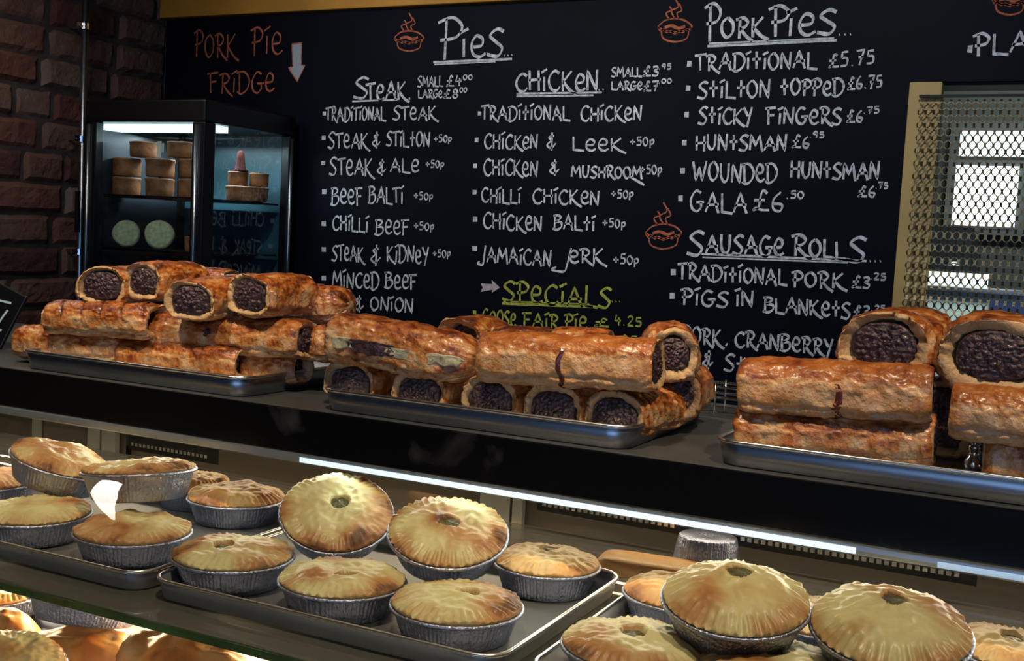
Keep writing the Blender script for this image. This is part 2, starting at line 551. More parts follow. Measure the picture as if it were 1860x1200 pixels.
G = {
    'A': (.78, [[(0, 0), (.40, 1), (.78, -.04)], [(.08, .36), (.78, .42)]]),
    'B': (.66, [[(.08, 1), (.06, 0)], ['s', (-.06, .95), (.38, 1), (.55, .8), (.12, .52)], ['s', (.12, .52), (.58, .5), (.64, .2), (.3, -.05), (-.1, .02)]]),
    'C': (.66, [['s', (.66, .86), (.4, 1), (.1, .75), (.02, .4), (.2, .05), (.5, .0), (.7, .2)]]),
    'D': (.74, [[(.1, 1), (.1, 0)], ['s', (-.08, .95), (.45, 1), (.76, .6), (.6, .15), (.2, -.08), (-.05, .05)]]),
    'e': (.58, [['s', (.06, .42), (.45, .47), (.5, .75), (.25, .88), (.05, .55), (.1, .15), (.35, .0), (.62, .15)]]),
    'F': (.58, [[(.1, 1), (.1, -.05)], [(-.1, .95), (.62, 1.02)], [(.1, .52), (.5, .55)]]),
    'G': (.74, [['s', (.65, .9), (.35, 1), (.05, .6), (.1, .15), (.4, 0), (.65, .2)], [(.65, .2), (.64, .45)], [(.36, .45), (.82, .47)]]),
    'H': (.66, [[(.05, 1), (.05, 0)], [(.6, 1), (.6, -.05)], [(-.05, .5), (.72, .54)]]),
    'i': (.22, [[(.12, .74), (.1, 0)], [(-.05, .95), (.32, 1.14)]]),
    'J': (.56, [[(.6, 1.05), (.42, .05)], ['s', (.42, .05), (.3, -.2), (-.12, -.12), (.05, .02)]]),
    'K': (.66, [[(.05, 1), (.05, -.02)], [(.6, 1.02), (.08, .48)], ['s', (.08, .48), (.5, .05), (.9, -.16)]]),
    'L': (.58, [[(.05, 1), (.05, .02), (.68, -.04)]]),
    'M': (.88, [[(0, 0), (.12, 1), (.42, .3), (.74, 1), (.9, -.1)]]),
    'N': (.66, [[(.02, 0), (.05, 1), (.56, 0), (.64, 1.06)]]),
    'O': (.68, [['s', (.35, 1), (.06, .75), (.04, .3), (.3, 0), (.6, .25), (.62, .7), (.35, 1)]]),
    'P': (.56, [[(.14, 1), (.12, -.05)], ['s', (-.1, .9), (.3, 1.03), (.58, .8), (.42, .52), (-.02, .45)]]),
    'R': (.64, [[(.14, 1), (.12, -.02)], ['s', (-.08, .92), (.3, 1.02), (.56, .8), (.4, .55), (.12, .48)], ['s', (.16, .48), (.5, .08), (.84, -.16)]]),
    'S': (.60, [['s', (.64, .92), (.38, 1.02), (.08, .78), (.3, .55), (.56, .3), (.36, .0), (-.06, .08)]]),
    'T': (.60, [[(.3, .96), (.3, 0)], [(-.06, .92), (.72, 1.03)]]),
    't': (.56, [[(.28, 1.02), (.28, 0)], [(0, .55), (.56, .58)]]),
    'U': (.64, [['s', (.05, 1), (.06, .3), (.3, 0), (.54, .25), (.6, 1)]]),
    'W': (.92, [[(0, 1), (.2, 0), (.44, .7), (.64, 0), (.94, 1.06)]]),
    'Y': (.60, [[(0, 1), (.3, .48)], [(.62, 1.02), (.2, -.2)]]),
    '&': (.60, [['s', (.48, .82), (.15, .74), (.28, .5), (.02, .22), (.3, .02), (.62, .34)], [(.36, 1.05), (.34, -.16)]]),
    '+': (.60, [[(.3, .8), (.3, .15)], [(0, .48), (.6, .48)]]),
    '£': (.66, [['s', (.62, .85), (.42, 1), (.3, .6), (.24, .15), (.0, .0), (.1, .12), (.4, .03), (.72, .04)], [(.04, .5), (.52, .53)]]),
    'p': (.50, [[(.06, .72), (.05, -.25)], ['s', (.06, .6), (.35, .72), (.46, .45), (.3, .22), (.05, .22)]]),
    '.': (.26, [[(.08, .0), (.16, .06)]]),
    ',': (.30, [[(.16, .08), (.06, -.14)]]),
    '0': (.62, [['s', (.3, 1), (.06, .7), (.06, .3), (.3, 0), (.54, .3), (.54, .7), (.3, 1)]]),
    '2': (.60, [['s', (.05, .8), (.3, 1), (.52, .75), (.05, .02)], [(.05, .02), (.58, .04)]]),
    '3': (.56, [['s', (.05, .92), (.4, .98), (.46, .72), (.18, .54), (.5, .34), (.38, .02), (.0, .06)]]),
    '4': (.60, [[(.2, 1), (.05, .4), (.6, .42)], [(.42, .75), (.4, -.08)]]),
    '5': (.58, [[(.55, 1), (.14, .98), (.1, .58)], ['s', (.1, .58), (.48, .55), (.46, .1), (.02, .04)]]),
    '6': (.58, [['s', (.46, .98), (.12, .6), (.1, .12), (.4, .02), (.5, .34), (.12, .38)]]),
    '7': (.58, [[(.0, .96), (.56, 1), (.22, -.04)], [(.14, .5), (.5, .53)]]),
    '8': (.58, [['s', (.3, .52), (.08, .76), (.3, 1), (.5, .78), (.3, .52), (.06, .24), (.3, 0), (.54, .25), (.3, .52)]]),
    '9': (.58, [['s', (.5, .72), (.3, .5), (.08, .72), (.3, .98), (.5, .72), (.4, -.02)]]),
}


def ribbon(k, pts, wpx, Y=YF - 0.0012):
    """chalk stroke in board coordinates: a mitred strip whose width follows a slanted nib"""
    P = [at_y(p[0], p[1], Y) for p in pts]
    Q = [Vector((p.x, p.z)) for p in P]
    W = wpx * 0.00158
    n = len(Q)
    if n < 2:
        return
    base = len(k.v)
    for i in range(n):
        t = (Q[min(i + 1, n - 1)] - Q[max(i - 1, 0)])
        if t.length < 1e-9:
            t = Vector((1, 0))
        t.normalize()
        nm = Vector((-t.y, t.x))
        wv = W * (0.72 + 0.5 * abs(nm.dot(Vector((0.5, 0.866)))))
        wv *= 1 + 0.22 * noise.noise(Vector((Q[i].x * 90, Q[i].y * 90, 1.7)))
        for s_ in (-1, 1):
            q = Q[i] + nm * (wv * 0.5 * s_)
            k.v.append((q.x, Y, q.y))
    for i in range(n - 1):
        a = base + 2 * i
        k.face([a, a + 1, a + 3, a + 2])


def densify(pts, step=4.0):
    out = [Vector(pts[0])]
    for a, b in zip(pts, pts[1:]):
        a, b = Vector(a), Vector(b)
        m = max(1, int((b - a).length / step))
        for i in range(1, m + 1):
            out.append(a.lerp(b, i / m))
    return out


def write(k, text, x0, x1, yb, h, wpx=3.6, slope=None):
    if slope is None:
        slope = (yb - 215) / 4600.0
    gap = 0.16
    tot = sum((G[c][0] if c != ' ' else 0.4) + gap for c in text) - gap
    sx = (x1 - x0) / tot
    cx = 0.0
    rr = random.Random(text + str(x0))
    for c in text:
        if c == ' ':
            cx += 0.4 + gap
            continue
        gw, strokes = G[c]
        dy = rr.uniform(-0.05, 0.05)
        sl = rr.uniform(-0.04, 0.08)
        hs = rr.uniform(0.94, 1.06)
        for st in strokes:
            if st[0] == 's':
                pl = [Vector((p[0], p[1], 0)) for p in st[1:]]
                pl = cat_rom(pl, 5)
            else:
                pl = [Vector((p[0], p[1], 0)) for p in st]
            px = []
            for p in pl:
                X = x0 + (cx + p.x) * sx + sl * p.y * h * 0.6
                Yp = yb + slope * (X - x0) - (p.y * hs + dy) * h
                px.append((X, Yp))
            ribbon(k, densify(px), wpx)
        cx += gw + gap


def line(k, a, b, wpx=3.0):
    ribbon(k, densify([a, b], 12), wpx)


def bullet(k, x, y, s=7):
    ribbon(k, [(x - s * .5, y), (x + s * .5, y)], s)


def chalk(entries, name='lettering', m=M_CHALK, label=None, und=(), bul=()):
    def done(k, nm):
        o = k.build(nm, m, board)
        if label:
            o['label'] = label
    for e in entries:
        k = MB()
        write(k, *e)
        if e[0].strip('.') == '':
            done(k, 'trailing_dots')
        elif any(c in '0123456789' for c in e[0]):
            done(k, 'price')
        else:
            done(k, name)
    if und:
        k = MB()
        for u in und:
            line(k, *u)
        done(k, 'underline')
    for b in bul:
        k = MB()
        bullet(k, *b)
        done(k, 'bullet_mark')


RED = 'red chalk lettering above the fridge'
chalk([('PORK', 354, 428, 104, 44, 3.4, -.03), ('Pie', 458, 512, 100, 46, 3.4, -.04), ('FRiDGe', 380, 497, 168, 36, 3.4)], m=M_CHALKR, label=RED)
# headings
chalk([('P', 800, 836, 106, 72, 5), ('ieS', 838, 914, 104, 46, 5), ('...', 914, 932, 101, 12, 3.2)], name='heading', und=[((787, 113), (930, 107), 3.4), ((789, 117), (900, 112), 2.2)])
chalk([('S', 644, 668, 180, 36, 4.2), ('TeAK', 666, 738, 181, 31, 4), ('.', 740, 748, 180, 14, 4)], name='heading', und=[((640, 184), (722, 181), 3.0)])
chalk([('SMALL', 759, 804, 157, 18, 2.6), ('£4', 811, 838, 156, 19, 2.6), ('.00', 836, 858, 145, 10, 2.2)])
chalk([('LARGe', 760, 803, 178, 15, 2.6), ('£8', 806, 832, 178, 16, 2.6), ('.00', 831, 848, 168, 9, 2.2)])
chalk([('CHiCKeN', 937, 1086, 165, 34, 4.2), ('..', 1086, 1098, 163, 14, 3)], name='heading', und=[((938, 170), (1093, 168), 2.8), ((938, 175), (1078, 173), 2.4)])
chalk([('SMALL', 1111, 1165, 139, 17, 2.7), ('£3', 1168, 1196, 138, 18, 2.7), ('.95', 1196, 1219, 126, 10, 2.3)])
chalk([('LARGe', 1111, 1166, 163, 15, 2.7), ('£7', 1169, 1196, 165, 17, 2.7), ('.00', 1196, 1220, 152, 9, 2.2)])
chalk([('P', 1284, 1308, 74, 62, 4.8), ('ORK', 1310, 1388, 70, 36, 4.6), ('P', 1402, 1432, 66, 52, 4.8), ('ieS', 1430, 1518, 64, 44, 4.8), ('...', 1522, 1548, 63, 12, 3.4)], name='heading',
      und=[((1285, 84), (1520, 73), 3.4), ((1288, 79), (1515, 69), 2.2)])
# steak column
chalk([('TRADiTiONAL', 592, 700, 219, 24, 3.2), ('STeAK', 714, 792, 218, 24, 3.2)], bul=[(589, 206, 6)])
chalk([('STeAK', 596, 668, 268, 28, 3.4), ('&', 676, 690, 266, 26, 3.2), ('STiLtON', 702, 780, 265, 26, 3.3), ('+50p', 788, 820, 258, 13, 2.4)], bul=[(588, 250, 7)])
chalk([('STeAK', 599, 676, 317, 30, 3.4), ('&', 685, 700, 314, 26, 3.2), ('ALe', 709, 760, 312, 24, 3.3), ('+50p', 773, 806, 304, 13, 2.4)], bul=[(587, 296, 7)])
chalk([('BeeF', 602, 658, 370, 30, 3.4), ('BALTi', 670, 732, 368, 28, 3.3), ('+50p', 752, 786, 362, 13, 2.4)], bul=[(589, 348, 8)])
chalk([('CHiLLi', 604, 668, 418, 26, 3.4), ('BeeF', 682, 742, 424, 27, 3.3), ('+50p', 752, 788, 417, 14, 2.4)], bul=[(588, 406, 8)])
chalk([('STeAK', 603, 660, 472, 28, 3.4), ('&', 673, 690, 476, 32, 3.2), ('KiDNeY', 703, 778, 474, 28, 3.3), ('+50p', 786, 818, 466, 14, 2.4)], bul=[(588, 453, 8)])
chalk([('MiNCeD', 604, 688, 520, 28, 3.6), ('BeeF', 700, 756, 522, 26, 3.5)], bul=[(588, 505, 8)])
chalk([('&', 643, 660, 562, 26, 3.5), ('ONiON', 673, 750, 562, 24, 3.6)])
# chicken column
chalk([('TRADitiONAL', 874, 1034, 218, 26, 3.3), ('CHiCKeN', 1055, 1165, 219, 26, 3.3)], bul=[(871, 206, 6)])
chalk([('CHiCKeN', 880, 976, 269, 26, 3.3), ('&', 993, 1009, 268, 26, 3.2), ('LeeK', 1040, 1130, 273, 24, 3.3), ('+50p', 1144, 1188, 264, 15, 2.5)], bul=[(866, 254, 7)])
chalk([('CHiCKeN', 879, 976, 317, 28, 3.3), ('&', 998, 1015, 316, 26, 3.2), ('MUSHROOM', 1038, 1165, 321, 21, 3.3), ('+50p', 1163, 1202, 316, 17, 2.5)], bul=[(863, 301, 7)],
      und=[((1143, 320), (1170, 336), 3)])
chalk([('CHiLLi', 875, 945, 367, 26, 3.3), ('CHiCKeN', 968, 1088, 368, 26, 3.4), ('+50p', 1110, 1150, 359, 15, 2.5)], bul=[(862, 349, 7)])
chalk([('CHiCKeN', 878, 984, 415, 27, 3.4), ('BALti', 1006, 1080, 416, 26, 3.4), ('+50p', 1094, 1136, 412, 15, 2.5)], bul=[(863, 398, 8)])
chalk([('JAMAiCAN', 870, 1000, 476, 28, 3.5), ('J', 1008, 1036, 486, 36, 3.5), ('eRK', 1034, 1096, 476, 26, 3.5), ('+50p', 1114, 1160, 479, 17, 2.6)], bul=[(862, 451, 8)])
YL = 'yellow-green chalk lettering'
chalk([('SPeCiALS', 914, 1108, 546, 36, 4.2), ('...', 1110, 1128, 547, 12, 3)], name='heading', m=M_CHALKY, label=YL, und=[((912, 551), (1077, 557), 4), ((914, 547), (1070, 552), 2)])
chalk([('GOOSe', 876, 936, 588, 26, 3.3), ('FAiR', 950, 1014, 592, 24, 3.3), ('Pie', 1026, 1066, 594, 24, 3.3), ('£', 1080, 1104, 592, 14, 2.8), ('4.25', 1116, 1165, 589, 17, 2.8)], m=M_CHALKY, label=YL, bul=[(862, 567, 6)])
chalk([('£5', 1124, 1158, 622, 14, 2.6)], m=M_CHALKY, label=YL)
# pork pie column
chalk([('TRADitiONAL', 1264, 1482, 128, 29, 3.6, -.02), ('£5.75', 1506, 1588, 123, 25, 3.0, -.08)], bul=[(1252, 116, 8)])
chalk([('StiLtON', 1268, 1398, 178, 30, 3.6, -.01), ('tOPPeD', 1418, 1532, 172, 28, 3.6, 0), ('£6.75', 1540, 1602, 163, 23, 3.0, -.06)], bul=[(1250, 160, 8)])
chalk([('StiCKY', 1269, 1366, 225, 29, 3.6), ('FiNGeRS', 1393, 1528, 225, 29, 3.6), ('£6', 1538, 1567, 222, 22, 3.0), ('.75', 1568, 1597, 206, 12, 2.5)], bul=[(1247, 208, 8)])
chalk([('HUNtSMAN', 1264, 1428, 272, 27, 3.6), ('£6', 1439, 1470, 268, 22, 3.0), ('.95', 1470, 1497, 250, 11, 2.5)], bul=[(1243, 259, 8)])
chalk([('WOUNDeD', 1259, 1411, 328, 34, 3.7), ('HUNtSMAN', 1436, 1596, 322, 30, 3.7), ('£6', 1559, 1590, 357, 20, 2.9), ('.75', 1590, 1613, 342, 11, 2.4)], bul=[(1240, 310, 8)])
chalk([('GALA', 1254, 1356, 382, 36, 3.7), ('£6', 1368, 1424, 383, 36, 3.6), ('.50', 1428, 1460, 360, 14, 2.7)], bul=[(1236, 360, 8)])
chalk([('S', 1250, 1276, 462, 42, 4.8), ('AUSAGe', 1282, 1422, 458, 34, 4.3), ('R', 1440, 1466, 462, 38, 4.5), ('OLL', 1470, 1536, 466, 32, 4.3), ('S', 1540, 1570, 474, 44, 4.8), ('...', 1578, 1602, 474, 12, 3.6)], name='heading',
      und=[((1274, 461), (1574, 474), 3.4), ((1276, 467), (1540, 477), 2.2)])
chalk([('TRADitiONAL', 1232, 1428, 506, 28, 3.7), ('PORK', 1440, 1532, 519, 28, 3.7), ('£3', 1548, 1580, 522, 21, 3.0), ('.25', 1580, 1609, 507, 12, 2.6)], bul=[(1223, 494, 9)])
chalk([('PiGS', 1239, 1322, 553, 28, 3.7), ('iN', 1336, 1368, 556, 28, 3.7), ('BLANKetS', 1388, 1544, 566, 27, 3.7), ('£3', 1550, 1580, 576, 22, 3.0), ('.25', 1582, 1608, 564, 11, 2.6)], bul=[(1221, 537, 9)])
chalk([('PORK', 1241, 1310, 622, 30, 3.7), (',', 1316, 1326, 624, 26, 3.7), ('CRANBeRRY', 1335, 1512, 628, 28, 3.7)], bul=[(1221, 592, 9)])
chalk([('&', 1276, 1294, 666, 30, 3.7), ('StUFFiNG', 1316, 1478, 672, 28, 3.7), ('£3.25', 1492, 1560, 674, 22, 3)])
chalk([('PLA', 1772, 1868, 100, 38, 4.0, -.05)], bul=[(1762, 89, 9)])


def pie_icon(cx, cy, s):
    k = MB()
    def P(*pts):
        return [Vector((cx + p[0] * s, cy + p[1] * s, 0)) for p in pts]
    ribbon(k, cat_rom(P((-.5, -.02), (-.3, -.2), (0, -.26), (.3, -.2), (.5, -.02), (.32, .08), (0, .14), (-.32, .08), (-.5, -.02)), 6), 2.4)
    ribbon(k, cat_rom(P((-.48, .0), (-.42, .1), (-.34, .05), (-.24, .14), (-.12, .1), (0, .18), (.12, .1), (.24, .14), (.34, .05), (.42, .1), (.48, 0)), 4), 2.4)
    ribbon(k, cat_rom(P((-.4, .08), (-.34, .32), (0, .42), (.34, .32), (.4, .08)), 5), 2.4)
    ribbon(k, cat_rom(P((-.3, .0), (-.1, -.05), (.1, .02), (.3, -.04)), 5), 4.5)
    ribbon(k, cat_rom(P((-.16, -.24), (-.26, -.42), (-.1, -.5), (-.16, -.62)), 5), 2.2)
    ribbon(k, cat_rom(P((0, -.26), (-.1, -.48), (.1, -.62), (.0, -.86)), 5), 2.2)
    ribbon(k, cat_rom(P((.12, -.24), (.06, -.42), (.2, -.5), (.12, -.7)), 5), 2.2)
    o = k.build('pie_drawing', M_CHALKR, board)
    o['label'] = 'steaming pie drawn in red chalk'


for c in ((743, 70, 54), (1226, 50, 62), (1205, 424, 66), (1834, 0, 64)):
    pie_icon(*c)


def arrow(pts, m, label):
    k = MB()
    P = [at_y(p[0], p[1], YF - 0.001) for p in pts]
    k.v = [tuple(p) for p in P]
    k.face(list(range(len(P))))
    k.build('chalk_arrow', m, board)['label'] = label


arrow([(530, 80), (548, 78), (547, 118), (554, 119), (540, 148), (524, 123), (532, 121)], plain('grey_chalk_fill', (0.42, 0.46, 0.5), 0.9), 'filled grey arrow pointing down')
k = MB()
ribbon(k, densify([(530, 80), (548, 78), (547, 118), (554, 119), (540, 148), (524, 123), (532, 121), (530, 80)]), 2.2, YF - 0.0016)
k.build('arrow_outline', M_CHALKR, board)['label'] = 'red chalk outline of the arrow'
arrow([(873, 514), (894, 516), (893, 508), (908, 522), (893, 532), (894, 526), (873, 530), (877, 522)], M_CHALKP, 'pinkish white arrow pointing right')

# ------------------------------------------------------------------ conduit on the brick wall
pipe = thing('conduit_pipe', 'galvanised metal conduit pipe running up the brick wall beside the fridge', 'pipe', (XW + 0.055, 2.505, 0.0))
px_, py_ = XW + 0.055, 2.505
k = MB(); k.tube([(px_, py_, 0.0), (px_, py_, 2.70)], 0.0105, 14); k.build('pipe', M_GALV, pipe, True)
k = MB(); k.tube([(px_ + 0.004, py_ + 0.022, 0.0), (px_ + 0.004, py_ + 0.022, 1.86), (px_ + 0.002, py_ + 0.012, 1.90)], 0.0055, 10); k.build('thin_conduit', M_GALV, pipe, True)
for yy in (50, 252, 455):
    zc = at_y(118, yy, py_).z
    k = MB()
    k.lathe([(0.0135, -0.009), (0.0155, -0.009), (0.0155, 0.009), (0.0135, 0.009)], 16, (px_, py_, zc))
    k.tube([(px_ - 0.012, py_ - 0.004, zc), (px_ - 0.055, py_ - 0.004, zc)], 0.006, 8)
    k.box((px_ - 0.006, py_ - 0.034, zc - 0.008), (px_ + 0.004, py_ - 0.010, zc + 0.008))
    k.tube([(px_ + 0.008, py_ - 0.024, zc), (px_ - 0.012, py_ - 0.024, zc)], 0.0045, 6)
    k.build('pipe_clip', M_CHROME, pipe, False)

# ------------------------------------------------------------------ back counter and fridge
bc = thing('back_counter', 'plain dark back counter carrying the glass fridge', 'counter', (-1.6, 2.6, 0))
sbox('body', (XW + 0.095, 2.42, 0.0), (-0.45, 2.86, 0.90), M_DARK, bc)
sbox('worktop', (XW + 0.09, 2.40, 0.90), (-0.45, 2.87, 0.94), M_TOP, bc, 0.004)

FX0, FX1, FY0, FY1, FZ0, FZ1 = -2.625, -2.172, 2.44, 2.845, 0.94, 1.885
fr = thing('display_fridge', 'black upright glass display fridge of pork pies in the corner by the bricks', 'fridge', ((FX0 + FX1) / 2, (FY0 + FY1) / 2, FZ0))
sbox('base', (FX0, FY0, FZ0), (FX1, FY1, FZ0 + 0.16), M_BLACK, fr, 0.006)
sbox('top_housing', (FX0, FY0, FZ1 - 0.062), (FX1, FY1, FZ1), M_BLACK, fr, 0.006)
for (x, y, wx, wy) in ((FX0, FY0, 0.045, 0.03), (FX1 - 0.045, FY0, 0.045, 0.045), (FX0, FY1 - 0.03, 0.03, 0.03), (FX1 - 0.03, FY1 - 0.03, 0.03, 0.03)):
    po = sbox('corner_post', (x, y, FZ0 + 0.16), (x + wx, y + wy, FZ1 - 0.062), M_BLACK, fr, 0.003)
for (x, y) in ((FX0 + 0.019, FY0 - 0.003), (FX1 - 0.026, FY0 - 0.003), (FX1 + 0.001, FY1 - 0.02)):
    k = MB(); k.tube([(x, y, FZ0 + 0.17), (x, y, FZ1 - 0.07)], 0.006, 10); k.build('chrome_strip', M_GALV, fr, True)['label'] = 'bright metal strip'
sbox('door_glass', (FX0 + 0.045, FY0 + 0.008, FZ0 + 0.16), (FX1 - 0.045, FY0 + 0.012, FZ1 - 0.062), M_FGLASS, fr)
sbox('side_glass', (FX1 - 0.010, FY0 + 0.045, FZ0 + 0.16), (FX1 - 0.006, FY1 - 0.03, FZ1 - 0.062), M_FGLASS, fr)
sbox('left_panel', (FX0 + 0.006, FY0 + 0.03, FZ0 + 0.16), (FX0 + 0.012, FY1 - 0.03, FZ1 - 0.062), plain('fridge_left_liner', (0.035, 0.045, 0.055), 0.4), fr)
sbox('back_panel', (FX0 + 0.03, FY1 - 0.012, FZ0 + 0.16), (FX1 - 0.03, FY1 - 0.006, FZ1 - 0.062), plain('fridge_back_liner', (0.03, 0.085, 0.11), 0.35, 0, 0, 1, 0.5, 8), fr)  # teal of the haze on the glass put into the panel colour
sbox('handle', (FX0 - 0.012, FY0 - 0.02, 1.50), (FX0 - 0.002, FY0 - 0.006, 1.62), M_BLACK, fr, 0.002)
k = MB()
k.box((FX0 + 0.014, FY0 + 0.055, FZ1 - 0.080), (FX1 - 0.03, FY0 + 0.13, FZ1 - 0.063))
k.build('light_tube', emit('fridge_tube_glow', (0.66, 0.93, 1.0), 1.9), fr)['label'] = 'glowing cold white light tube'
SH1, SH2 = 1.617, 1.462
for z in (SH1, SH2):
    k = MB()
    k.box((FX0 + 0.03, FY0 + 0.05, z - 0.010), (FX1 - 0.035, FY0 + 0.056, z))
    k.box((FX0 + 0.03, FY0 + 0.05, z - 0.006), (FX1 - 0.035, FY1 - 0.03, z - 0.001))
    k.build('shelf', M_BLACK, fr)
area('fridge_light', ((FX0 + FX1) / 2, FY0 + 0.24, FZ1 - 0.085), ((FX0 + FX1) / 2, FY0 + 0.2, 1.2), 0.36, 0.03, 2.2, (0.75, 0.93, 1.0))


def crust_pie_mesh(r, h, seed):
    k = MB()
    rings = []
    n = 36
    for f, zz in ((0.0, 0), (0.5, 0.0), (0.93, 0.0), (0.97, 0.05), (1.0, 0.4), (0.99, 0.75), (1.03, 0.88), (1.05, 0.95), (0.98, 1.0), (0.8, 0.97), (0.4, 1.02), (0.05, 1.0)):
        ring = []
        for a in range(n):
            t = 2 * pi * a / n
            q = 1 + 0.03 * noise.noise(Vector((cos(t) * 2, sin(t) * 2, seed + zz * 3))) + (0.02 * sin(a * pi) if zz > 0.85 else 0)
            ring.append((r * f * q * cos(t), r * f * q * sin(t), h * zz * (1 + 0.03 * noise.noise(Vector((cos(t), sin(t), seed))))))
        rings.append(ring)
    k.loops(rings, True, True, True)
    return k


def fridge_pie(x, y, z, r, h, label, seed, group='raised pork pies in the fridge'):
    t = thing('pork_pie', label, 'pie', (x, y, z), (0, 0, seed), group)
    crust_pie_mesh(r, h, seed).build('crust', M_MEATP, t, True, local=True)
    k = MB()
    k.lathe([(0.0, -0.001), (r * 0.10, 0.0), (r * 0.12, 0.003), (r * 0.05, 0.004)], 12, (0, 0, h * 1.0), False, True)
    k.build('jelly_hole', plain('pie_jelly', (0.12, 0.05, 0.02), 0.3), t, True, local=True)
    return t


fy = 2.56
X1, X2, X3 = at_y(230, 340, fy).x, at_y(290, 340, fy).x, at_y(351, 340, fy).x
R, H = 0.041, 0.053
fridge_pie(X1, fy, SH1, R, H, 'raised pork pie at the left end of the bottom row on the upper fridge shelf', 1)
fridge_pie(X2, fy, SH1, R, H, 'raised pork pie in the middle of the bottom row on the upper fridge shelf', 2)
fridge_pie(X3, fy, SH1, R, H, 'raised pork pie at the right of the bottom row behind the fridge corner post', 3)
fridge_pie(X1, fy, SH1 + 0.057, R, H, 'raised pork pie second layer up, leftmost on the upper fridge shelf', 4)
fridge_pie(X2, fy, SH1 + 0.057, R * 1.02, H, 'paler raised pork pie in the middle of the second layer in the fridge', 5)
fridge_pie(X3, fy, SH1 + 0.057, R, H, 'raised pork pie second layer up beside the fridge corner post', 6)
XT1, XT2 = at_y(262, 262, fy).x, at_y(330, 265, fy).x
fridge_pie(XT1, fy, SH1 + 0.114, R, 0.046, 'top pork pie under the fridge light, left of the price ticket', 7)
fridge_pie(XT2, fy, SH1 + 0.114, R, 0.046, 'top pork pie under the fridge light, right of the price ticket', 8)
fy2 = 2.72
p = at_y(445, 355, fy2)
fridge_pie(-2.250, 2.72, SH1, 0.062, 0.044, 'wide flat pork pie seen through the fridge side glass', 9)
fridge_pie(-2.270, 2.70, SH1 + 0.047, 0.029, 0.040, 'small orange-brown pork pie under the dark red cone in the fridge', 10)
fridge_pie(-2.232, 2.752, SH1 + 0.047, 0.028, 0.040, 'brown pork pie behind the small one, nearest the fridge back right corner', 11)
k = MB()
k.lathe([(0.024, 0), (0.023, 0.004), (0.016, 0.008), (0.012, 0.04), (0.009, 0.058), (0.002, 0.062)], 20, (-2.262, 2.70, SH1 + 0.0885))
tag(k.build('cone_topping', plain('dark_red_wrap', (0.045, 0.011, 0.009), 0.9, spec=0.1), None, True), 'dark reddish brown cone standing on the small pork pie in the fridge', 'topping')
# price ticket standing before the top layer
pt = thing('price_ticket', 'white price ticket standing between the top two fridge pies', 'ticket', (at_y(291, 265, fy - 0.05).x, fy - 0.05, SH1 + 0.114))
sbox('card', (pt.location.x - 0.011, fy - 0.051, SH1 + 0.110), (pt.location.x + 0.004, fy - 0.0495, SH1 + 0.158), plain('ticket_card', (0.75, 0.72, 0.60), 0.6), pt)
sbox('holder', (pt.location.x + 0.006, fy - 0.053, SH1 + 0.126), (pt.location.x + 0.014, fy - 0.0495, SH1 + 0.152), plain('ticket_clip', (0.6, 0.58, 0.5), 0.4), pt)
# two cut pies shown upright on the lower shelf
for (pxx, pyy, rr, lab) in ((229, 418, 0.040, 'round pale green cut pie face standing on the lower fridge shelf, left one'), (289, 421, 0.0425, 'round pale green cut pie face standing on the lower fridge shelf, right one')):
    c = at_y(pxx, pyy, 2.53)
    t = thing('halved_pie', lab, 'pie', (c.x, 2.53, SH2), (0, 0, radians(36)), 'halved pies in the fridge')
    k = MB()
    n = 40
    rings = []
    for f, yy in ((0.0, 0.0), (0.9, 0.0), (1.0, 0.004), (1.0, 0.024), (0.9, 0.028), (0.0, 0.028)):
        rings.append([(rr * f * cos(2 * pi * a / n) * (1 + 0.03 * sin(3 * 2 * pi * a / n + rr * 900)), yy, rr * 1.02 + rr * f * sin(2 * pi * a / n)) for a in range(n)])
    k.loops(rings, True)
    k.build('crust', plain('pale_crust_edge', (0.50, 0.46, 0.30), 0.6, 0, 0.4, 80, 0.3, 50), t, True, local=True)
    k = MB()
    rings = []
    for f in (0.02, 0.5, 0.86):
        rings.append([(rr * f * cos(2 * pi * a / n), -0.0012 - 0.002 * (1 - f), rr * 1.02 + rr * f * sin(2 * pi * a / n)) for a in range(n)])
    k.loops(rings, True, True)
    k.build('cut_face', M_PALE, t, True, local=True)
c = at_y(346, 440, 2.55)
fridge_pie(c.x + 0.012, 2.56, SH2, 0.032, 0.044, 'golden pork pie behind the corner post on the lower fridge shelf', 12)

# ------------------------------------------------------------------ kitchen seen through the mesh
YK = 4.2


def kbox(name, x0, y0, x1, y1, m, label, cat, Y=YK, d=0.2):
    a, b = at_y(x0, y1, Y), at_y(x1, y0, Y)
    t = sbox(name, (a.x, Y, a.z), (b.x, Y + d, b.z), m)
    return tag(t, label, cat)


M_KW = emit('bright_window_glow', (0.92, 1.0, 0.97), 2.2)
M_KW2 = emit('lit_panel_glow', (0.80, 0.95, 0.90), 0.75)
kw = thing('kitchen_window', 'bright white window in the kitchen behind the metal mesh', 'window', (-0.2, 4.42, 1.6))
a, b = at_y(1728, 408, 4.42), at_y(1900, 238, 4.42)
a2 = at_y(1728, 290, 4.42)
sbox('frame', (a.x - 0.03, 4.44, a.z - 0.03), (b.x + 0.2, 4.49, b.z + 0.03), plain('window_frame_grey', (0.05, 0.055, 0.05), 0.5), kw)
sbox('lower_pane', (a.x, 4.42, a.z), (at_y(1852, 300, 4.42).x, 4.43, at_y(1728, 300, 4.42).z), M_KW, kw)
sbox('upper_pane', (a.x + 0.005, 4.42, at_y(1728, 283, 4.42).z), (b.x + 0.15, 4.43, b.z), M_KW2, kw)
ov = thing('oven', 'dark oven standing in the kitchen behind the metal mesh', 'oven', (-0.38, 4.2, 0))
a, b = at_y(1690, 900, 4.2), at_y(1775, 408, 4.2)
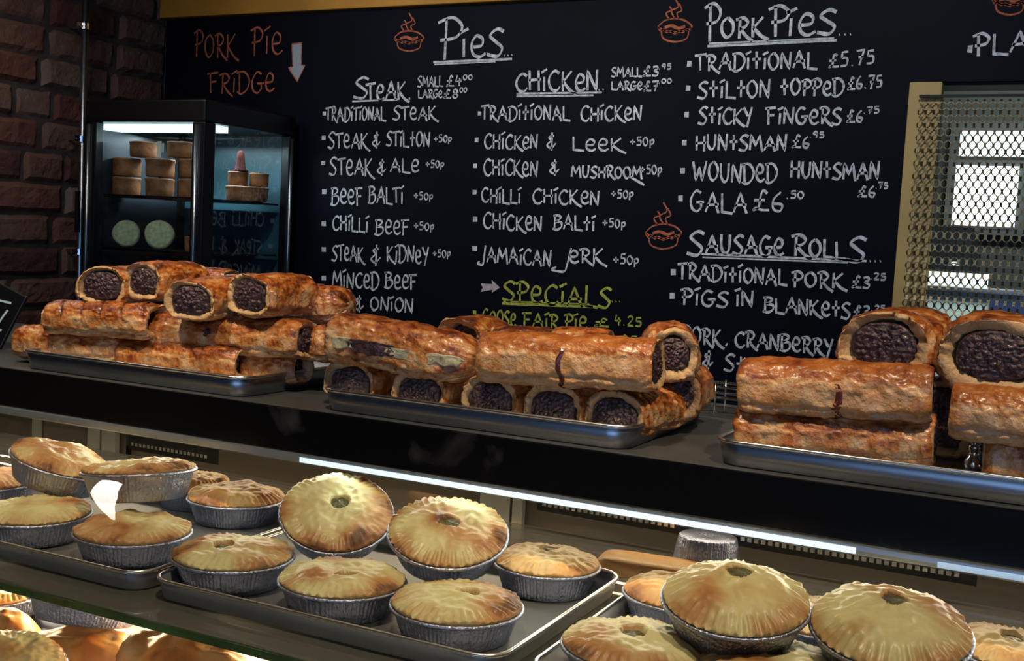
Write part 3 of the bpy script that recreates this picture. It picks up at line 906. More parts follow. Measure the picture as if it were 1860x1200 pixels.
sbox('body', (a.x - 0.05, 4.05, 0.0), (b.x, 4.35, at_y(1740, 410, 4.05).z), plain('oven_dark', (0.012, 0.014, 0.014), 0.35), ov)
a3 = at_y(1740, 495, 4.05)
a4 = at_y(1740, 522, 4.05)
sbox('control_panel', (a.x - 0.05, 4.035, a4.z), (b.x + 0.06, 4.05, a3.z), M_KW2, ov)['label'] = 'lit pale panel'
k = MB(); k.tube([(a.x, 4.02, a3.z + 0.03), (b.x - 0.03, 4.02, a3.z + 0.03)], 0.008, 8); k.build('handle', M_STEEL, ov, True)
fgd = thing('steel_cabinet', 'pale steel cabinet low in the kitchen behind the metal mesh', 'cabinet', (-0.25, 3.8, 0))
a, b = at_y(1680, 530, 3.8), at_y(1960, 530, 3.8)
sbox('body', (a.x, 3.8, 0), (b.x, 4.0, at_y(1760, 530, 3.8).z), plain('pale_steel', (0.70, 0.80, 0.76), 0.4, 0.0), fgd)
sbox('top', (a.x, 3.78, at_y(1760, 530, 3.8).z), (b.x, 4.0, at_y(1760, 530, 3.8).z + 0.012), M_STEEL, fgd)
a, b = at_y(1796, 570, 3.79), at_y(1856, 552, 3.79)
lb = sbox('label_plate', (a.x, 3.787, a.z), (b.x + 0.03, 3.799, b.z), plain('blue_sticker', (0.03, 0.05, 0.16), 0.5), fgd)
lb['label'] = 'dark blue label strip'
area('kitchen_light', (0.1, 3.2, 2.6), (-0.1, 4.0, 1.2), 0.8, 0.3, 26, (0.88, 1.0, 0.95))

# expanded metal mesh in front of the opening
ms = thing('mesh_screen', 'expanded metal mesh screen across the kitchen opening beside the ochre post', 'screen', (0.2, 2.845, 0.94))
k = MB()
PW, PH = 0.0090, 0.030
mx0, mx1, mz0, mz1 = -0.362, 0.30, 0.95, 1.93
cols = int((mx1 - mx0) / PW)
rows = int((mz1 - mz0) / (PH / 2))
for c in range(cols + 1):
    bx = mx0 + c * PW
    amp = PW * 0.5 - 0.0006
    pts = []
    for r in range(rows * 3 + 1):
        zz = mz0 + r * (PH / 6)
        u = cos(2 * pi * (zz - mz0) / PH)
        u = max(-1, min(1, u * 1.35))
        ph = u * (1 if c % 2 == 0 else -1)
        pts.append((bx + amp * ph, 2.845 + 0.003 * sin(2 * pi * (zz - mz0) / PH), zz))
    base = len(k.v)
    for q in pts:
        for dx, dy in ((-0.0017, -0.0012), (0.0017, -0.0012), (0.0017, 0.0012), (-0.0017, 0.0012)):
            k.v.append((q[0] + dx, q[1] + dy, q[2]))
    for i in range(len(pts) - 1):
        for s_ in range(4):
            s2 = (s_ + 1) % 4
            k.face([base + i * 4 + s_, base + i * 4 + s2, base + i * 4 + 4 + s2, base + i * 4 + 4 + s_])
k.build('wire_mesh', plain('brassy_mesh_metal', (0.30, 0.24, 0.13), 0.4, 0.7), ms)
k = MB()
k.box((mx0 - 0.004, 2.842, mz1), (mx1, 2.852, mz1 + 0.006))
k.box((mx0 - 0.004, 2.842, mz0), (mx1, 2.852, mz0 + 0.014))
k.build('edge_bar', plain('mesh_edge_metal', (0.012, 0.011, 0.008), 0.6, 0.2), ms)

# ------------------------------------------------------------------ display counter
ZC = 1.30
CX0, CX1 = -2.35, 0.75
dc = thing('display_counter', 'long black glass-fronted pie display counter with a dark worktop', 'display counter', (-0.8, 1.4, 0))
k = MB(); k.box((CX0, 1.272, ZC - 0.03), (CX1, 1.80, ZC)); bevel(k.build('worktop', M_TOP, dc), 0.002)
k = MB(); k.box((CX0, 1.268, 1.2375), (CX1, 1.284, ZC - 0.001)); bevel(k.build('fascia', M_FASCIA, dc), 0.002)
k = MB()
k.box((CX0, 1.262, 1.2265), (CX1, 1.300, 1.2372))
bevel(k.build('light_profile', plain('anodised_profile', (0.42, 0.50, 0.58), 0.3, 0.8), dc), 0.001)
lx0, lx1 = at_y(545, 838, 1.262).x, at_y(1555, 990, 1.262).x
k = MB(); k.box((lx0, 1.2605, 1.2275), (lx1, 1.2625, 1.2340))
k.build('light_strip', emit('cool_strip_glow', (0.62, 0.82, 1.0), 1.0), dc)['label'] = 'glowing cool white light strip'
k = MB(); k.box((at_y(1705, 1000, 1.262).x, 1.2607, 1.2275), (0.2, 1.2625, 1.2335))
k.build('light_strip', emit('cool_strip_dim', (0.45, 0.65, 0.9), 0.45), dc)['label'] = 'dimmer end of the light strip'

# curved glass front
prof = [(1.262, 1.231), (1.17, 1.222), (1.08, 1.205), (1.01, 1.177), (.955, 1.137), (.915, 1.075), (.897, 1.0), (.89, .92), (.89, .70)]
PC = cat_rom([Vector((0, a, b)) for a, b in prof], 5)
k = MB()
k.loops([[(CX0, p.y, p.z) for p in PC], [(CX1, p.y, p.z) for p in PC]], False)
k.build('front_glass', M_GLASS, dc, True)
sbox('plinth', (CX0, 0.86, 0.0), (CX1, 1.75, 0.70), M_DARK, dc, 0.004)
sbox('lower_deck', (CX0 + 0.03, 0.93, 0.86), (CX1 - 0.03, 1.60, 0.872), M_STEEL, dc)
sbox('end_panel', (CX0, 0.92, 0.70), (CX0 + 0.02, 1.75, 1.235), M_DARK, dc)
sbox('end_panel', (CX1 - 0.02, 0.92, 0.70), (CX1, 1.75, 1.235), M_DARK, dc)
# glass shelf
SZ = 1.095
k = MB(); k.box((CX0 + 0.02, 0.958, SZ - 0.008), (CX1 - 0.02, 1.62, SZ))
k.build('glass_shelf', M_SHELF, dc)
k = MB(); k.box((CX0 + 0.02, 0.9535, SZ - 0.0085), (CX1 - 0.02, 0.958, SZ + 0.0003))
k.build('shelf_edge', M_EDGE, dc)['label'] = 'green polished edge of the glass shelf'
# rear sliding doors
M_DG = plain('dark_door_glass', (0.085, 0.077, 0.064), 0.10, 0, 0, 1, 0, 1, 0, 0.6)
M_STILE = plain('grey_door_stile', (0.42, 0.43, 0.41), 0.35, 0.6)
for (a, b, yy) in ((CX0 + 0.02, -1.66, 1.66), (-1.66, -0.79, 1.68), (-0.79, CX1 - 0.02, 1.66)):
    d = sbox('sliding_door', (a, yy, 0.88), (b, yy + 0.006, 1.262), M_DG, dc)
    for z in (1.058, 1.069, 1.128, 1.135):
        sbox('door_rail', (a + 0.04, yy - 0.006, z), (b - 0.02, yy - 0.0005, z + 0.0028), M_STILE, d)
for (a, b, yy) in ((-1.738, -1.705, 1.640), (-1.700, -1.664, 1.640), (-0.850, -0.795, 1.640), (-0.790, -0.772, 1.640), (-1.90, -1.885, 1.645)):
    sbox('door_stile', (a, yy, 0.88), (b, yy + 0.012, 1.262), M_STILE, dc)
# punched vent strips at the back
for (p0, p1, yy) in (((238, 806), (385, 826), 1.60), ((985, 915), (1240, 957), 1.60), ((1345, 978), (1760, 1045), 1.60)):
    A_, B_ = at_y(*p0, yy), at_y(*p1, yy)
    k = MB()
    nn = int((B_.x - A_.x) / 0.010)
    for i in range(nn):
        x = A_.x + i * 0.010
        k.box((x, yy, A_.z - 0.003), (x + 0.0062, yy + 0.003, A_.z + 0.003))
    k.box((A_.x - 0.01, yy + 0.003, A_.z - 0.012), (B_.x + 0.01, yy + 0.007, A_.z + 0.03), 1)
    k.build('vent_strip', [M_RIM, M_DARK], dc)

# light inside the case: the strip along the front top, and one under the shelf for the lower deck
area('case_strip_light', (-0.7, 1.285, 1.222), (-0.7, 1.18, 1.10), 2.6, 0.02, 1.3, (0.95, 1.0, 0.80))
area('lower_deck_light', (-0.8, 1.50, 1.075), (-0.8, 1.15, 0.90), 2.6, 0.03, 34.0, (1.0, 0.74, 0.42))
area('case_back_light', (-0.7, 1.60, 1.25), (-0.7, 1.40, 1.10), 2.6, 0.02, 4.0, (1.0, 0.80, 0.52))

# wire gallery along the back of the worktop
wr = thing('wire_rack', 'low chrome wire rack behind the baking trays on the worktop', 'rack', (-0.4, 1.68, ZC))
k = MB()
wy = (1.70, 1.645)
for y in wy:
    for z in (0.008, 0.030, 0.046):
        k.tube([(-0.62, y, ZC + z), (-0.10, y, ZC + z)], 0.0022, 8)
k.build('rail', M_CHROME, wr, True)
k = MB()
for y in wy:
    x = -0.61
    while x < -0.1:
        k.tube([(x, y - 0.003, ZC + 0.0005), (x, y - 0.003, ZC + 0.052)], 0.0016, 6)
        x += 0.036
k.build('upright', M_CHROME, wr, True)
k = MB()
for x in (-0.61, -0.36, -0.11):
    k.tube([(x, wy[0], ZC + 0.008), (x, wy[1], ZC + 0.008)], 0.002, 6)
k.build('cross_bar', M_CHROME, wr, True)

# chalk price card at the far left
kc = thing('chalk_card', 'small black chalk card with pale writing leaning at the left end of the counter', 'sign', (-1.768, 1.42, ZC + 0.004), (radians(-14), radians(20), radians(10)))
k = MB(); k.box((-0.16, -0.004, 0.0), (0.035, 0.004, 0.115)); bevel(k.build('card', M_BLACK, kc, local=True), 0.002)
sbo = MB(); sbo.box((-0.15, 0.004, 0.0), (0.02, 0.05, 0.006)); sbo.build('foot', M_BLACK, kc, local=True)
k = MB()


def card_stroke(pts, wd=0.004):
    q = cat_rom([Vector((p[0], 0, p[1])) for p in pts], 5)
    b0 = len(k.v)
    for i, p in enumerate(q):
        t = (q[min(i + 1, len(q) - 1)] - q[max(i - 1, 0)]).normalized()
        nm = Vector((-t.z, 0, t.x))
        for s_ in (-1, 1):
            v = p + nm * (wd * 0.5 * s_)
            k.v.append((v.x, -0.0052, v.z))
    for i in range(len(q) - 1):
        a = b0 + 2 * i
        k.face([a, a + 1, a + 3, a + 2])


for st in ([(-0.012, 0.055), (-0.028, 0.060), (-0.032, 0.045), (-0.020, 0.040), (-0.012, 0.055), (-0.010, 0.040)], [(0.006, 0.078), (0.002, 0.055), (0.004, 0.042), (0.014, 0.040)], [(-0.020, 0.086), (0.006, 0.092)], [(-0.075, 0.082), (-0.080, 0.045), (-0.060, 0.042)]):
    k = MB()
    card_stroke([(q[0] + 0.008, q[1]) for q in st])
    k.build('chalk_stroke', M_CHALKB, kc, local=True)

# ------------------------------------------------------------------ trays


def rrect(x0, y0, x1, y1, r, z, n=6):
    out = []
    for cx, cy, a0 in ((x1 - r, y1 - r, 0), (x0 + r, y1 - r, 90), (x0 + r, y0 + r, 180), (x1 - r, y0 + r, 270)):
        for i in range(n + 1):
            a = radians(a0 + 90 * i / n)
            out.append((cx + r * cos(a), cy + r * sin(a), z))
    return out


M_PAN2 = plain('shaded_case_pan', (0.20, 0.20, 0.21), 0.5, 0.65, 0.05, 60, 0.15, 9)  # darkened for the shade on the case trays, roughened to catch bounced light


def tray(x0, y0, w_, d_, h, z, label, group, m=None):
    t = thing('baking_tray', label, 'tray', (x0 + w_ / 2, y0 + d_ / 2, z), (0, 0, 0), group)
    x1, y1 = x0 + w_, y0 + d_
    k = MB()
    i_ = 0.012
    rings = [rrect(x0 + i_ + 0.02, y0 + i_ + 0.02, x1 - i_ - 0.02, y1 - i_ - 0.02, 0.014, z + 0.003),
             rrect(x0 + i_, y0 + i_, x1 - i_, y1 - i_, 0.022, z + 0.003),
             rrect(x0 + i_ - 0.002, y0 + i_ - 0.002, x1 - i_ + 0.002, y1 - i_ + 0.002, 0.024, z + 0.005),
             rrect(x0 + 0.004, y0 + 0.004, x1 - 0.004, y1 - 0.004, 0.030, z + h),
             rrect(x0 + 0.002, y0 + 0.002, x1 - 0.002, y1 - 0.002, 0.031, z + h - 0.001),
             rrect(x0 + i_ - 0.0045, y0 + i_ - 0.0045, x1 - i_ + 0.0045, y1 - i_ + 0.0045, 0.026, z + 0.0015),
             rrect(x0 + i_, y0 + i_, x1 - i_, y1 - i_, 0.022, z)]
    k.loops(rings, True, True, True)
    k.build('pan', m or M_TRAY, t, True)
    ring = rrect(x0 + 0.002, y0 + 0.002, x1 - 0.002, y1 - 0.002, 0.031, z + h)
    k = MB()
    n = len(ring)
    rr = []
    for i in range(n):
        p = Vector(ring[i])
        tg = (Vector(ring[(i + 1) % n]) - Vector(ring[i - 1]))
        tg = tg.normalized() if tg.length > 1e-9 else Vector((1, 0, 0))
        o = Vector((tg.y, -tg.x, 0))
        rr.append([p + o * (0.0026 * cos(2 * pi * a / 8)) + Vector((0, 0, 0.0026 * sin(2 * pi * a / 8))) for a in range(8)])
    rr.append(rr[0])
    k.loops(rr, True)
    k.build('rolled_rim', M_RIM, t, True)['label'] = 'bright worn rim'
    return t


TG = 'baking trays of sausage rolls'
tray(-1.515, 1.278, 0.462, 0.33, 0.029, ZC, 'aluminium baking tray under the left pile of sausage rolls', TG)
tray(-0.926, 1.278, 0.462, 0.33, 0.029, ZC, 'aluminium baking tray under the middle pile of sausage rolls', TG)
tray(-0.364, 1.278, 0.60, 0.33, 0.029, ZC, 'aluminium baking tray under the right pile of sausage rolls', TG)
PG = 'baking trays of pies'
tray(-1.452, 1.012, 0.468, 0.37, 0.025, SZ, 'baking tray inside the glass case under the left pies', PG, M_PAN2)
tray(-0.972, 1.012, 0.477, 0.37, 0.025, SZ, 'baking tray inside the glass case under the middle pies', PG, M_PAN2)
tray(-0.466, 1.012, 0.60, 0.37, 0.025, SZ, 'baking tray inside the glass case under the right pies', PG, M_PAN2)

# ------------------------------------------------------------------ sausage rolls


def sroll(label, P0, P1, wd, ht, seed, style='flaky', fill=True, group=None, drips=(), flat=0.5, capR=0, capL=0, low=0.0, ridge=0.0, dark=0.0, hollow0=0.004, rr=0.66, zf=None, roll=0.0, cat='sausage roll'):
    """P0, P1: the two end centres (world)."""
    P0, P1 = Vector(P0), Vector(P1)
    ax = P1 - P0
    L = ax.length
    c = (P0 + P1) / 2
    yaw = math.atan2(ax.y, ax.x)
    pit = -math.asin(ax.z / L)
    t = thing('sausage_roll', label, cat, (c.x, c.y, c.z - ht / 2), (0, 0, 0), group)
    t.rotation_mode = 'XYZ'
    t.rotation_euler = (roll, pit, yaw)
    rnd = random.Random(seed)
    sx = seed * 7.31
    NA, NL = 96, 84
    th = [2 * pi * a / NA for a in range(NA)]

    def prof(f, u, a, inner=False):
        s_, c_ = sin(a), cos(a)
        y = wd / 2 * (abs(c_) ** 0.86) * (1 if c_ >= 0 else -1)
        z = ht / 2 * (abs(s_) ** 0.92) if s_ >= 0 else -ht / 2 * (abs(s_) ** flat)
        return y * f, z * f

    def disp(x, a, u):
        y, z = cos(a), sin(a)
        q = Vector((x * 26 + sx, y * 1.3, z * 1.3))
        d = 0.085 * noise.noise(q) + 0.05 * noise.noise(q * 2.3 + Vector((5, 5, 5)))
        fl = abs(noise.noise(Vector((x * 60 + sx, y * 4.5 + 2, z * 4.5))))
        d += 0.085 * (0.3 - fl)
        d += 0.035 * noise.noise(Vector((x * 170 + sx, y * 8, z * 8)))
        # long spiral seam of the folded sheet
        if sin(a) < 0.15:
            sm = abs(((a - 3.6 + 0.25 * noise.noise(Vector((x * 12, sx, 0)))) + pi) % (2 * pi) - pi)
            d -= 0.09 * math.exp(-(sm / 0.10) ** 2)
        if ridge and sin(a) > -0.25:
            d += ridge * abs(sin((x + 0.012 * sin(a)) * pi / 0.0155)) - ridge * 0.6
        if style == 'slash' and sin(a) > 0.1:
            xs = (x + 0.25 * wd * cos(a)) / 0.040
            g = abs(xs - round(xs)) * 0.040
            d -= 0.10 * math.exp(-(g / 0.0022) ** 2)
        return d

    k = MB()
    at = []
    rings = []
    bk = []
    for j in range(NL + 1):
        u = j / NL
        x = -L / 2 + L * u
        e = min(u, 1 - u) * L
        cl_ = capL if u < 0.5 else capR
        wob = 0.0035 * noise.noise(Vector((x * 12 + sx, 4, 4)))
        endf = 1 - 0.10 * max(0, 1 - e / 0.012) ** 2 + 0.03 * noise.noise(Vector((x * 14 + sx, 0, 3)))
        if cl_ and e < cl_:
            endf *= 0.30 + 0.70 * (1 - (1 - e / cl_) ** 2) ** 0.5
        ring = []
        for a in th:
            f = endf * (1 + disp(x, a, u))
            y, z = prof(f, u, a)
            xo = 0.004 * noise.noise(Vector((cos(a) * 1.6 + sx, sin(a) * 1.6, 2 + (9 if u > .5 else 0)))) * max(0, 1 - e / 0.02)
            ring.append((x + xo, y + wob, z + ht / 2))
            b = 0.22 + 0.36 * max(0, sin(a) - 0.05 + 0.35 * noise.noise(Vector((x * 30 + sx, cos(a) * 1.5, 1)))) ** 0.5 if sin(a) > -0.35 else 0.16
            b += 0.42 * noise.noise(Vector((x * 26 + sx, cos(a) * 2 + 3, sin(a) * 2))) + 0.30 * noise.noise(Vector((x * 75 + sx, cos(a) * 7, sin(a) * 7)))
            fl = abs(noise.noise(Vector((x * 60 + sx, cos(a) * 4.5 + 2, sin(a) * 4.5))))
            b += 0.30 * math.exp(-(fl / 0.035) ** 2) - 0.22 * max(0, fl - 0.28)
            if style == 'glazed':
                edge = 0.34 + 0.16 * noise.noise(Vector((x * 40 + sx, 0, 5))) + 0.08 * noise.noise(Vector((x * 130, sx, 5)))
                b = (0.50 if sin(a) > edge else 0.13) + 0.20 * noise.noise(Vector((x * 30 + sx, cos(a) * 3, sin(a) * 3)))
            if style == 'slash' and sin(a) > 0.1:
                xs = (x + 0.25 * wd * cos(a)) / 0.040
                g = abs(xs - round(xs)) * 0.040
                b += 0.35 * math.exp(-(g / 0.003) ** 2)
            if ridge and sin(a) > -0.25:
                b += 0.28 * (0.6 - abs(sin((x + 0.012 * sin(a)) * pi / 0.0155)))
            b += dark
            b += 0.12 * max(0, 1 - e / 0.010)
            bk.append(max(0.02, min(1, b)))
        rings.append(ring)
    low_z = t.location.z + min(q[2] for r_ in rings for q in r_) - abs(ax.z) * 0.5
    if low_z < 1.3032:
        t.location.z += 1.3032 - low_z
    # pastry thickness at both ends, uneven, then a recess
    def inner(j, depth, f0):
        u = j / NL
        x = -L / 2 + L * u + (depth if j == 0 else -depth)
        ring = []
        for a in th:
            f = f0 * (1 + 0.20 * noise.noise(Vector((cos(a) * 1.4 + sx, sin(a) * 1.4, 6 + j)))) + 0.05 * noise.noise(Vector((cos(a) * 6 + sx, sin(a) * 6, j)))
            y, z = prof(f, u, a)
            ring.append((x, y, z + ht / 2 + ht * 0.01 - low * ht * (1 if f0 < 0.9 else 0)))
        return ring
    pre = [inner(0, 0.035, rr * 0.95), inner(0, 0.003, rr), inner(0, 0.0, (1 + rr) / 2 + 0.03), ]
    if capL:
        pre = [inner(0, -0.002, 0.02), inner(0, -0.002, 0.15), inner(0, -0.001, 0.24)]
    post = [inner(NL, 0.0, (1 + rr) / 2 + 0.03), inner(NL, 0.003, rr), inner(NL, 0.035, rr * 0.95)]
    if capR:
        post = [inner(NL, -0.001, 0.24), inner(NL, -0.002, 0.15), inner(NL, -0.002, 0.02)]
    al = pre + rings + post
    mi = [1, 1, 1] + [0] * NL + [1, 1, 1]
    k.loops(al, True, True, True, mi)
    def cutb(seed2):
        return [max(0, min(1, 0.30 + 0.4 * noise.noise(Vector((cos(a) * 3 + sx, sin(a) * 3, seed2))))) for a in th]
    k.at = cutb(1) + cutb(2) + cutb(3) + bk + cutb(4) + cutb(5) + cutb(6)
    k.build('pastry', [M_ROLL, M_CUT], t, True, 'bake', local=True)
    if fill and not (capL and capR):
        k = MB()
        fr_ = []
        spec = [(0.0, 0.0, 0.004)] + [(q / 24, 0, 0.004 * (1 - (q / 24) ** 2)) for q in range(1, 23)] + [(0.97, 0, -0.003), (1.0, 0, -0.012)]
        def fring(side, f, off):
            ring = []
            for a in th:
                y, z = prof(rr * 0.985 * max(f, 0.02), 0, a)
                bump = 0.0050 * abs(noise.noise(Vector((y * 150 + sx, z * 150, side)))) + 0.003 * abs(noise.noise(Vector((y * 330, z * 330, sx))))
                cap_ = capL if side < 0 else capR
                x = side * (L / 2 - (0.4 * L if cap_ else hollow0) + off + bump)
                ring.append((x, y, z + ht / 2 + ht * 0.01 - low * ht))
            return ring
        for f, _, off in spec:
            fr_.append(fring(-1, f, off))
        for f, _, off in reversed(spec):
            fr_.append(fring(1, f, off))
        k.loops(fr_, True, True, True)
        k.build('sausage_filling', M_MEAT, t, True, local=True)['label'] = 'dark coarse sausage meat'
    for (ux, a0, a1, w2, m2, nm, lab) in drips:
        k = MB()
        rr_ = []
        n = 14
        for i in range(n + 1):
            a = a0 + (a1 - a0) * i / n
            x = -L / 2 + L * ux + 0.0025 * sin(i * 0.9 + sx)
            ws = w2 * (0.7 + 0.5 * abs(noise.noise(Vector((i * 0.4, sx, 0))))) * min(1, 0.4 + 2.0 * min(i, n - i) / n)
            ring = []
            for q in range(17):
                if w2 > 0.02:
                    xx = x + w2 * (q / 16 - 0.5)
                    am = (a0 + a1) / 2 + 0.05 * noise.noise(Vector((xx * 60, sx, 2)))
                    aa = am + (a0 + (a1 - a0) * i / n - (a0 + a1) / 2) * (0.06 + 0.94 * max(0, 1 - (q / 8 - 1) ** 2) ** 0.5) * (1 + 0.7 * noise.noise(Vector((xx * 110, sx, 7))))
                else:
                    xx = x + ws * (q / 16 - 0.5)
                    aa = a
                f = (1 + disp(xx, aa, 0.5)) + (0.016 if 0 < q < 16 and 0 < i < n else -0.03)
                f *= 1 + 0.03 * noise.noise(Vector((xx * 14 + sx, 0, 3)))
                y, z = prof(f, 0.5, aa)
                ring.append((xx, y, z + ht / 2))
            rr_.append(ring)
        k.loops(rr_, False)
        k.build(nm, m2, t, True, local=True)['label'] = lab
    return t


def endon(px, py, Y, yawdeg, L, dz=0.0):
    """front face centre seen at (px, py) at depth Y; the roll runs away from it"""
    A_ = at_y(px, py, Y)
    a = radians(yawdeg)
    return A_, A_ + Vector((L * cos(a), L * sin(a), dz))


def side(px0, py0, Y0, px1, py1, Y1):
    return at_y(px0, py0, Y0), at_y(px1, py1, Y1)


def onz(px0, py0, px1, py1, z):
    return at_z(px0, py0, z), at_z(px1, py1, z)


D_BURN = lambda u: (u, 0.6, -2.2 + 2 * pi - 2 * pi, 0.010, M_DRIP, 'burnt_drip', 'dark burnt juice drip')
LG, MG, RG = 'sausage rolls in the left pile', 'sausage rolls in the middle pile', 'sausage rolls in the right pile'
# --- left tray
z1, z2, z3 = 1.331, 1.381, 1.433
sroll('golden sausage roll at the left front corner of the left tray', *side(47, 622, 1.355, 238, 634, 1.365), 0.068, 0.056, 1, group=LG, capR=0.03)
sroll('golden sausage roll at the right front of the left tray with a dark hollow end', *side(236, 640, 1.37, 452, 661, 1.375), 0.070, 0.056, 2, group=LG, hollow0=0.022, dark=0.05)
sroll('sausage roll behind the front pair on the left tray, only its dark end showing', *side(452, 666, 1.40, 552, 672, 1.41), 0.060, 0.054, 3, group=LG, dark=0.08, hollow0=0.015)
sroll('crimped sausage roll on the second layer at the left of the left tray', *side(102, 575, 1.34, 290, 584, 1.36), 0.072, 0.056, 4, 'slash', group=LG, hollow0=0.024, dark=0.02)
sroll('split layered sausage roll on the second layer above the hollow-ended one', *side(296, 600, 1.385, 562, 617, 1.395), 0.072, 0.060, 5, group=LG, drips=((0.42, 2.75, 3.15, 0.016, M_MEAT, 'meat_burst', 'dark meat bursting through the crust'),), roll=0)
sroll('sausage roll at the right end of the left pile, low beside the middle pile', *side(552, 622, 1.42, 650, 628, 1.44), 0.062, 0.055, 6, group=LG, dark=0.03)
sroll('leftmost sausage roll on top of the left pile, end facing out', *endon(183, 519, 1.345, 104, 0.14), 0.092, 0.062, 7, group=LG, rr=0.76)
sroll('second sausage roll along the top of the left pile, meat end highest', *endon(258, 511, 1.362, 92, 0.12), 0.080, 0.064, 8, group=LG, dark=0.06, rr=0.70)
sroll('third sausage roll along the top of the left pile, tilted end face lowest', *endon(345, 546, 1.325, 98, 0.14, 0.008), 0.094, 0.062, 9, group=LG, rr=0.74)
sroll('large fourth sausage roll along the top of the left pile', *endon(450, 536, 1.35, 84, 0.11), 0.094, 0.066, 10, group=LG, rr=0.74)
sroll('glossy streaked sausage roll at the right end of the left pile top', *side(530, 548, 1.48, 636, 556, 1.48), 0.074, 0.060, 11, group=LG, ridge=0.035, capR=0.03)
sroll('sausage roll at the back of the left pile, peeping between the top ones', *side(300, 507, 1.52, 420, 514, 1.53), 0.06, 0.05, 12, group=LG, dark=0.06)

# --- middle tray
zf = 1.3335
for i, (px, py, yw, L, lab) in enumerate(((634, 700, 93, .15, 'leftmost of five meat-ended sausage rolls along the middle tray front'),
                                     (759, 712, 93, .15, 'second meat-ended sausage roll from the left along the middle tray front'),
                                     (888, 728, 92, .15, 'third meat-ended sausage roll, centre of the front row on the middle tray'),
                                     (1003, 740, 91, .15, 'fourth meat-ended sausage roll along the front row of the middle tray'),
                                     (1114, 750, 84, .155, 'rightmost ridged sausage roll in the middle tray front row'))):
    A_ = at_y(px, py, 1.330)
    A_.z = zf
    a = radians(yw)
    sroll(lab, A_, A_ + Vector((L * cos(a), L * sin(a), 0)), 0.087, 0.062, 20 + i, group=MG, rr=0.76, low=0.06, ridge=0.05 if i == 4 else 0.0, dark=0.0)
sroll('cheese-split sausage roll lying across the left of the middle pile', *side(612, 610, 1.345, 872, 656, 1.355), 0.078, 0.072, 26, group=MG, capR=0.07, dark=0.05,
      drips=((0.12, 3.0, 3.24, 0.045, M_CHEESE, 'cheese_split', 'pale cheese showing in the open split'), (0.34, 2.96, 3.28, 0.085, M_MEAT, 'meat_split', 'grey meat showing in the open split'), (0.60, 3.04, 3.24, 0.085, M_CHEESE, 'cheese_split', 'pale cheese showing in the open split'), (0.83, 2.98, 3.2, 0.06, M_CHEESE, 'cheese_split', 'pale cheese showing in the open split')))
sroll('square-cut glazed sausage roll with a dark drip across the middle pile', *side(884, 647, 1.33, 1198, 663, 1.345), 0.072, 0.067, 27, 'glazed', group=MG,
      drips=((0.50, -1.9, -3.75, 0.009, M_DRIP, 'burnt_drip', 'dark red-brown juice drip'),))
sroll('dark-ended sausage roll at the back between the two big ones of the middle pile', *endon(832, 620, 1.47, 88, 0.10), 0.088, 0.072, 28, group=MG, dark=0.06, hollow0=0.025, rr=0.7)
sroll('browned sausage roll peeping over the left of the glazed one', *side(900, 624, 1.50, 1000, 630, 1.51), 0.07, 0.056, 29, group=MG, dark=0.15)
sroll('pale sausage roll just showing above the middle of the glazed one', *side(1010, 627, 1.50, 1110, 631, 1.51), 0.07, 0.052, 30, group=MG)
sroll('upright-ended sausage roll at the right back of the middle pile', *endon(1222, 644, 1.42, 112, 0.12), 0.074, 0.074, 31, group=MG, rr=0.60)
sroll('sausage roll under the right back one in the corner of the middle tray', *endon(1228, 716, 1.45, 100, 0.12), 0.074, 0.066, 32, group=MG, dark=0.02)

# --- right tray
sroll('crackled golden sausage roll at the bottom front of the right tray', *side(1345, 786, 1.345, 1700, 808, 1.36), 0.080, 0.061, 40, group=RG, dark=0.0)
sroll('thick glazed sausage roll with a dark drip, second layer of the right tray', *side(1352, 697, 1.335, 1698, 716, 1.35), 0.078, 0.067, 41, 'glazed', group=RG,
      drips=((0.53, -1.9, -3.5, 0.012, M_DRIP, 'burnt_drip', 'dark red-brown juice drip'),), dark=0.04)
sroll('big open-ended sausage roll on top left of the right pile', *endon(1604, 628, 1.345, 84, 0.16), 0.110, 0.080, 42, group=RG, rr=0.68, flat=0.75)
sroll('biggest open-ended sausage roll on top right of the right pile', *endon(1806, 648, 1.335, 90, 0.16), 0.124, 0.088, 43, group=RG, rr=0.66, flat=0.7)
sroll('pale-sided sausage roll under the biggest open-ended one', *side(1728, 742, 1.34, 1990, 768, 1.345), 0.075, 0.062, 44, 'glazed', group=RG)
sroll('crackled sausage roll at the bottom right, cut by the picture edge', *side(1786, 822, 1.36, 2010, 846, 1.365), 0.075, 0.064, 45, group=RG)
sroll('brown sausage roll in the shadowed gap at the back of the right tray', *endon(1716, 800, 1.50, 80, 0.08), 0.06, 0.062, 46, group=RG, dark=0.06)
sroll('shadowed sausage roll standing above the brown one in the gap of the right pile', *endon(1712, 735, 1.50, 80, 0.08), 0.07, 0.066, 47, group=RG, dark=0.06)
# small chrome object in the gap
cs = thing('chrome_shaker', 'small shiny metal shaker in the dark gap of the right pile', 'shaker', tuple(at_z(1768, 852, 1.3035)))
k = MB(); k.lathe([(0.0105, 0), (0.0115, 0.004), (0.0105, 0.012), (0.0075, 0.016), (0.0065, 0.022), (0.0085, 0.026), (0.008, 0.030)], 20); k.build('body', M_CHROME, cs, True, local=True)
k = MB(); k.lathe([(0.005, 0.030), (0.0062, 0.034), (0.004, 0.040), (0.0028, 0.044), (0.0035, 0.047), (0.001, 0.049)], 16); k.build('finial', M_CHROME, cs, True, local=True)

# ------------------------------------------------------------------ foil tin pies


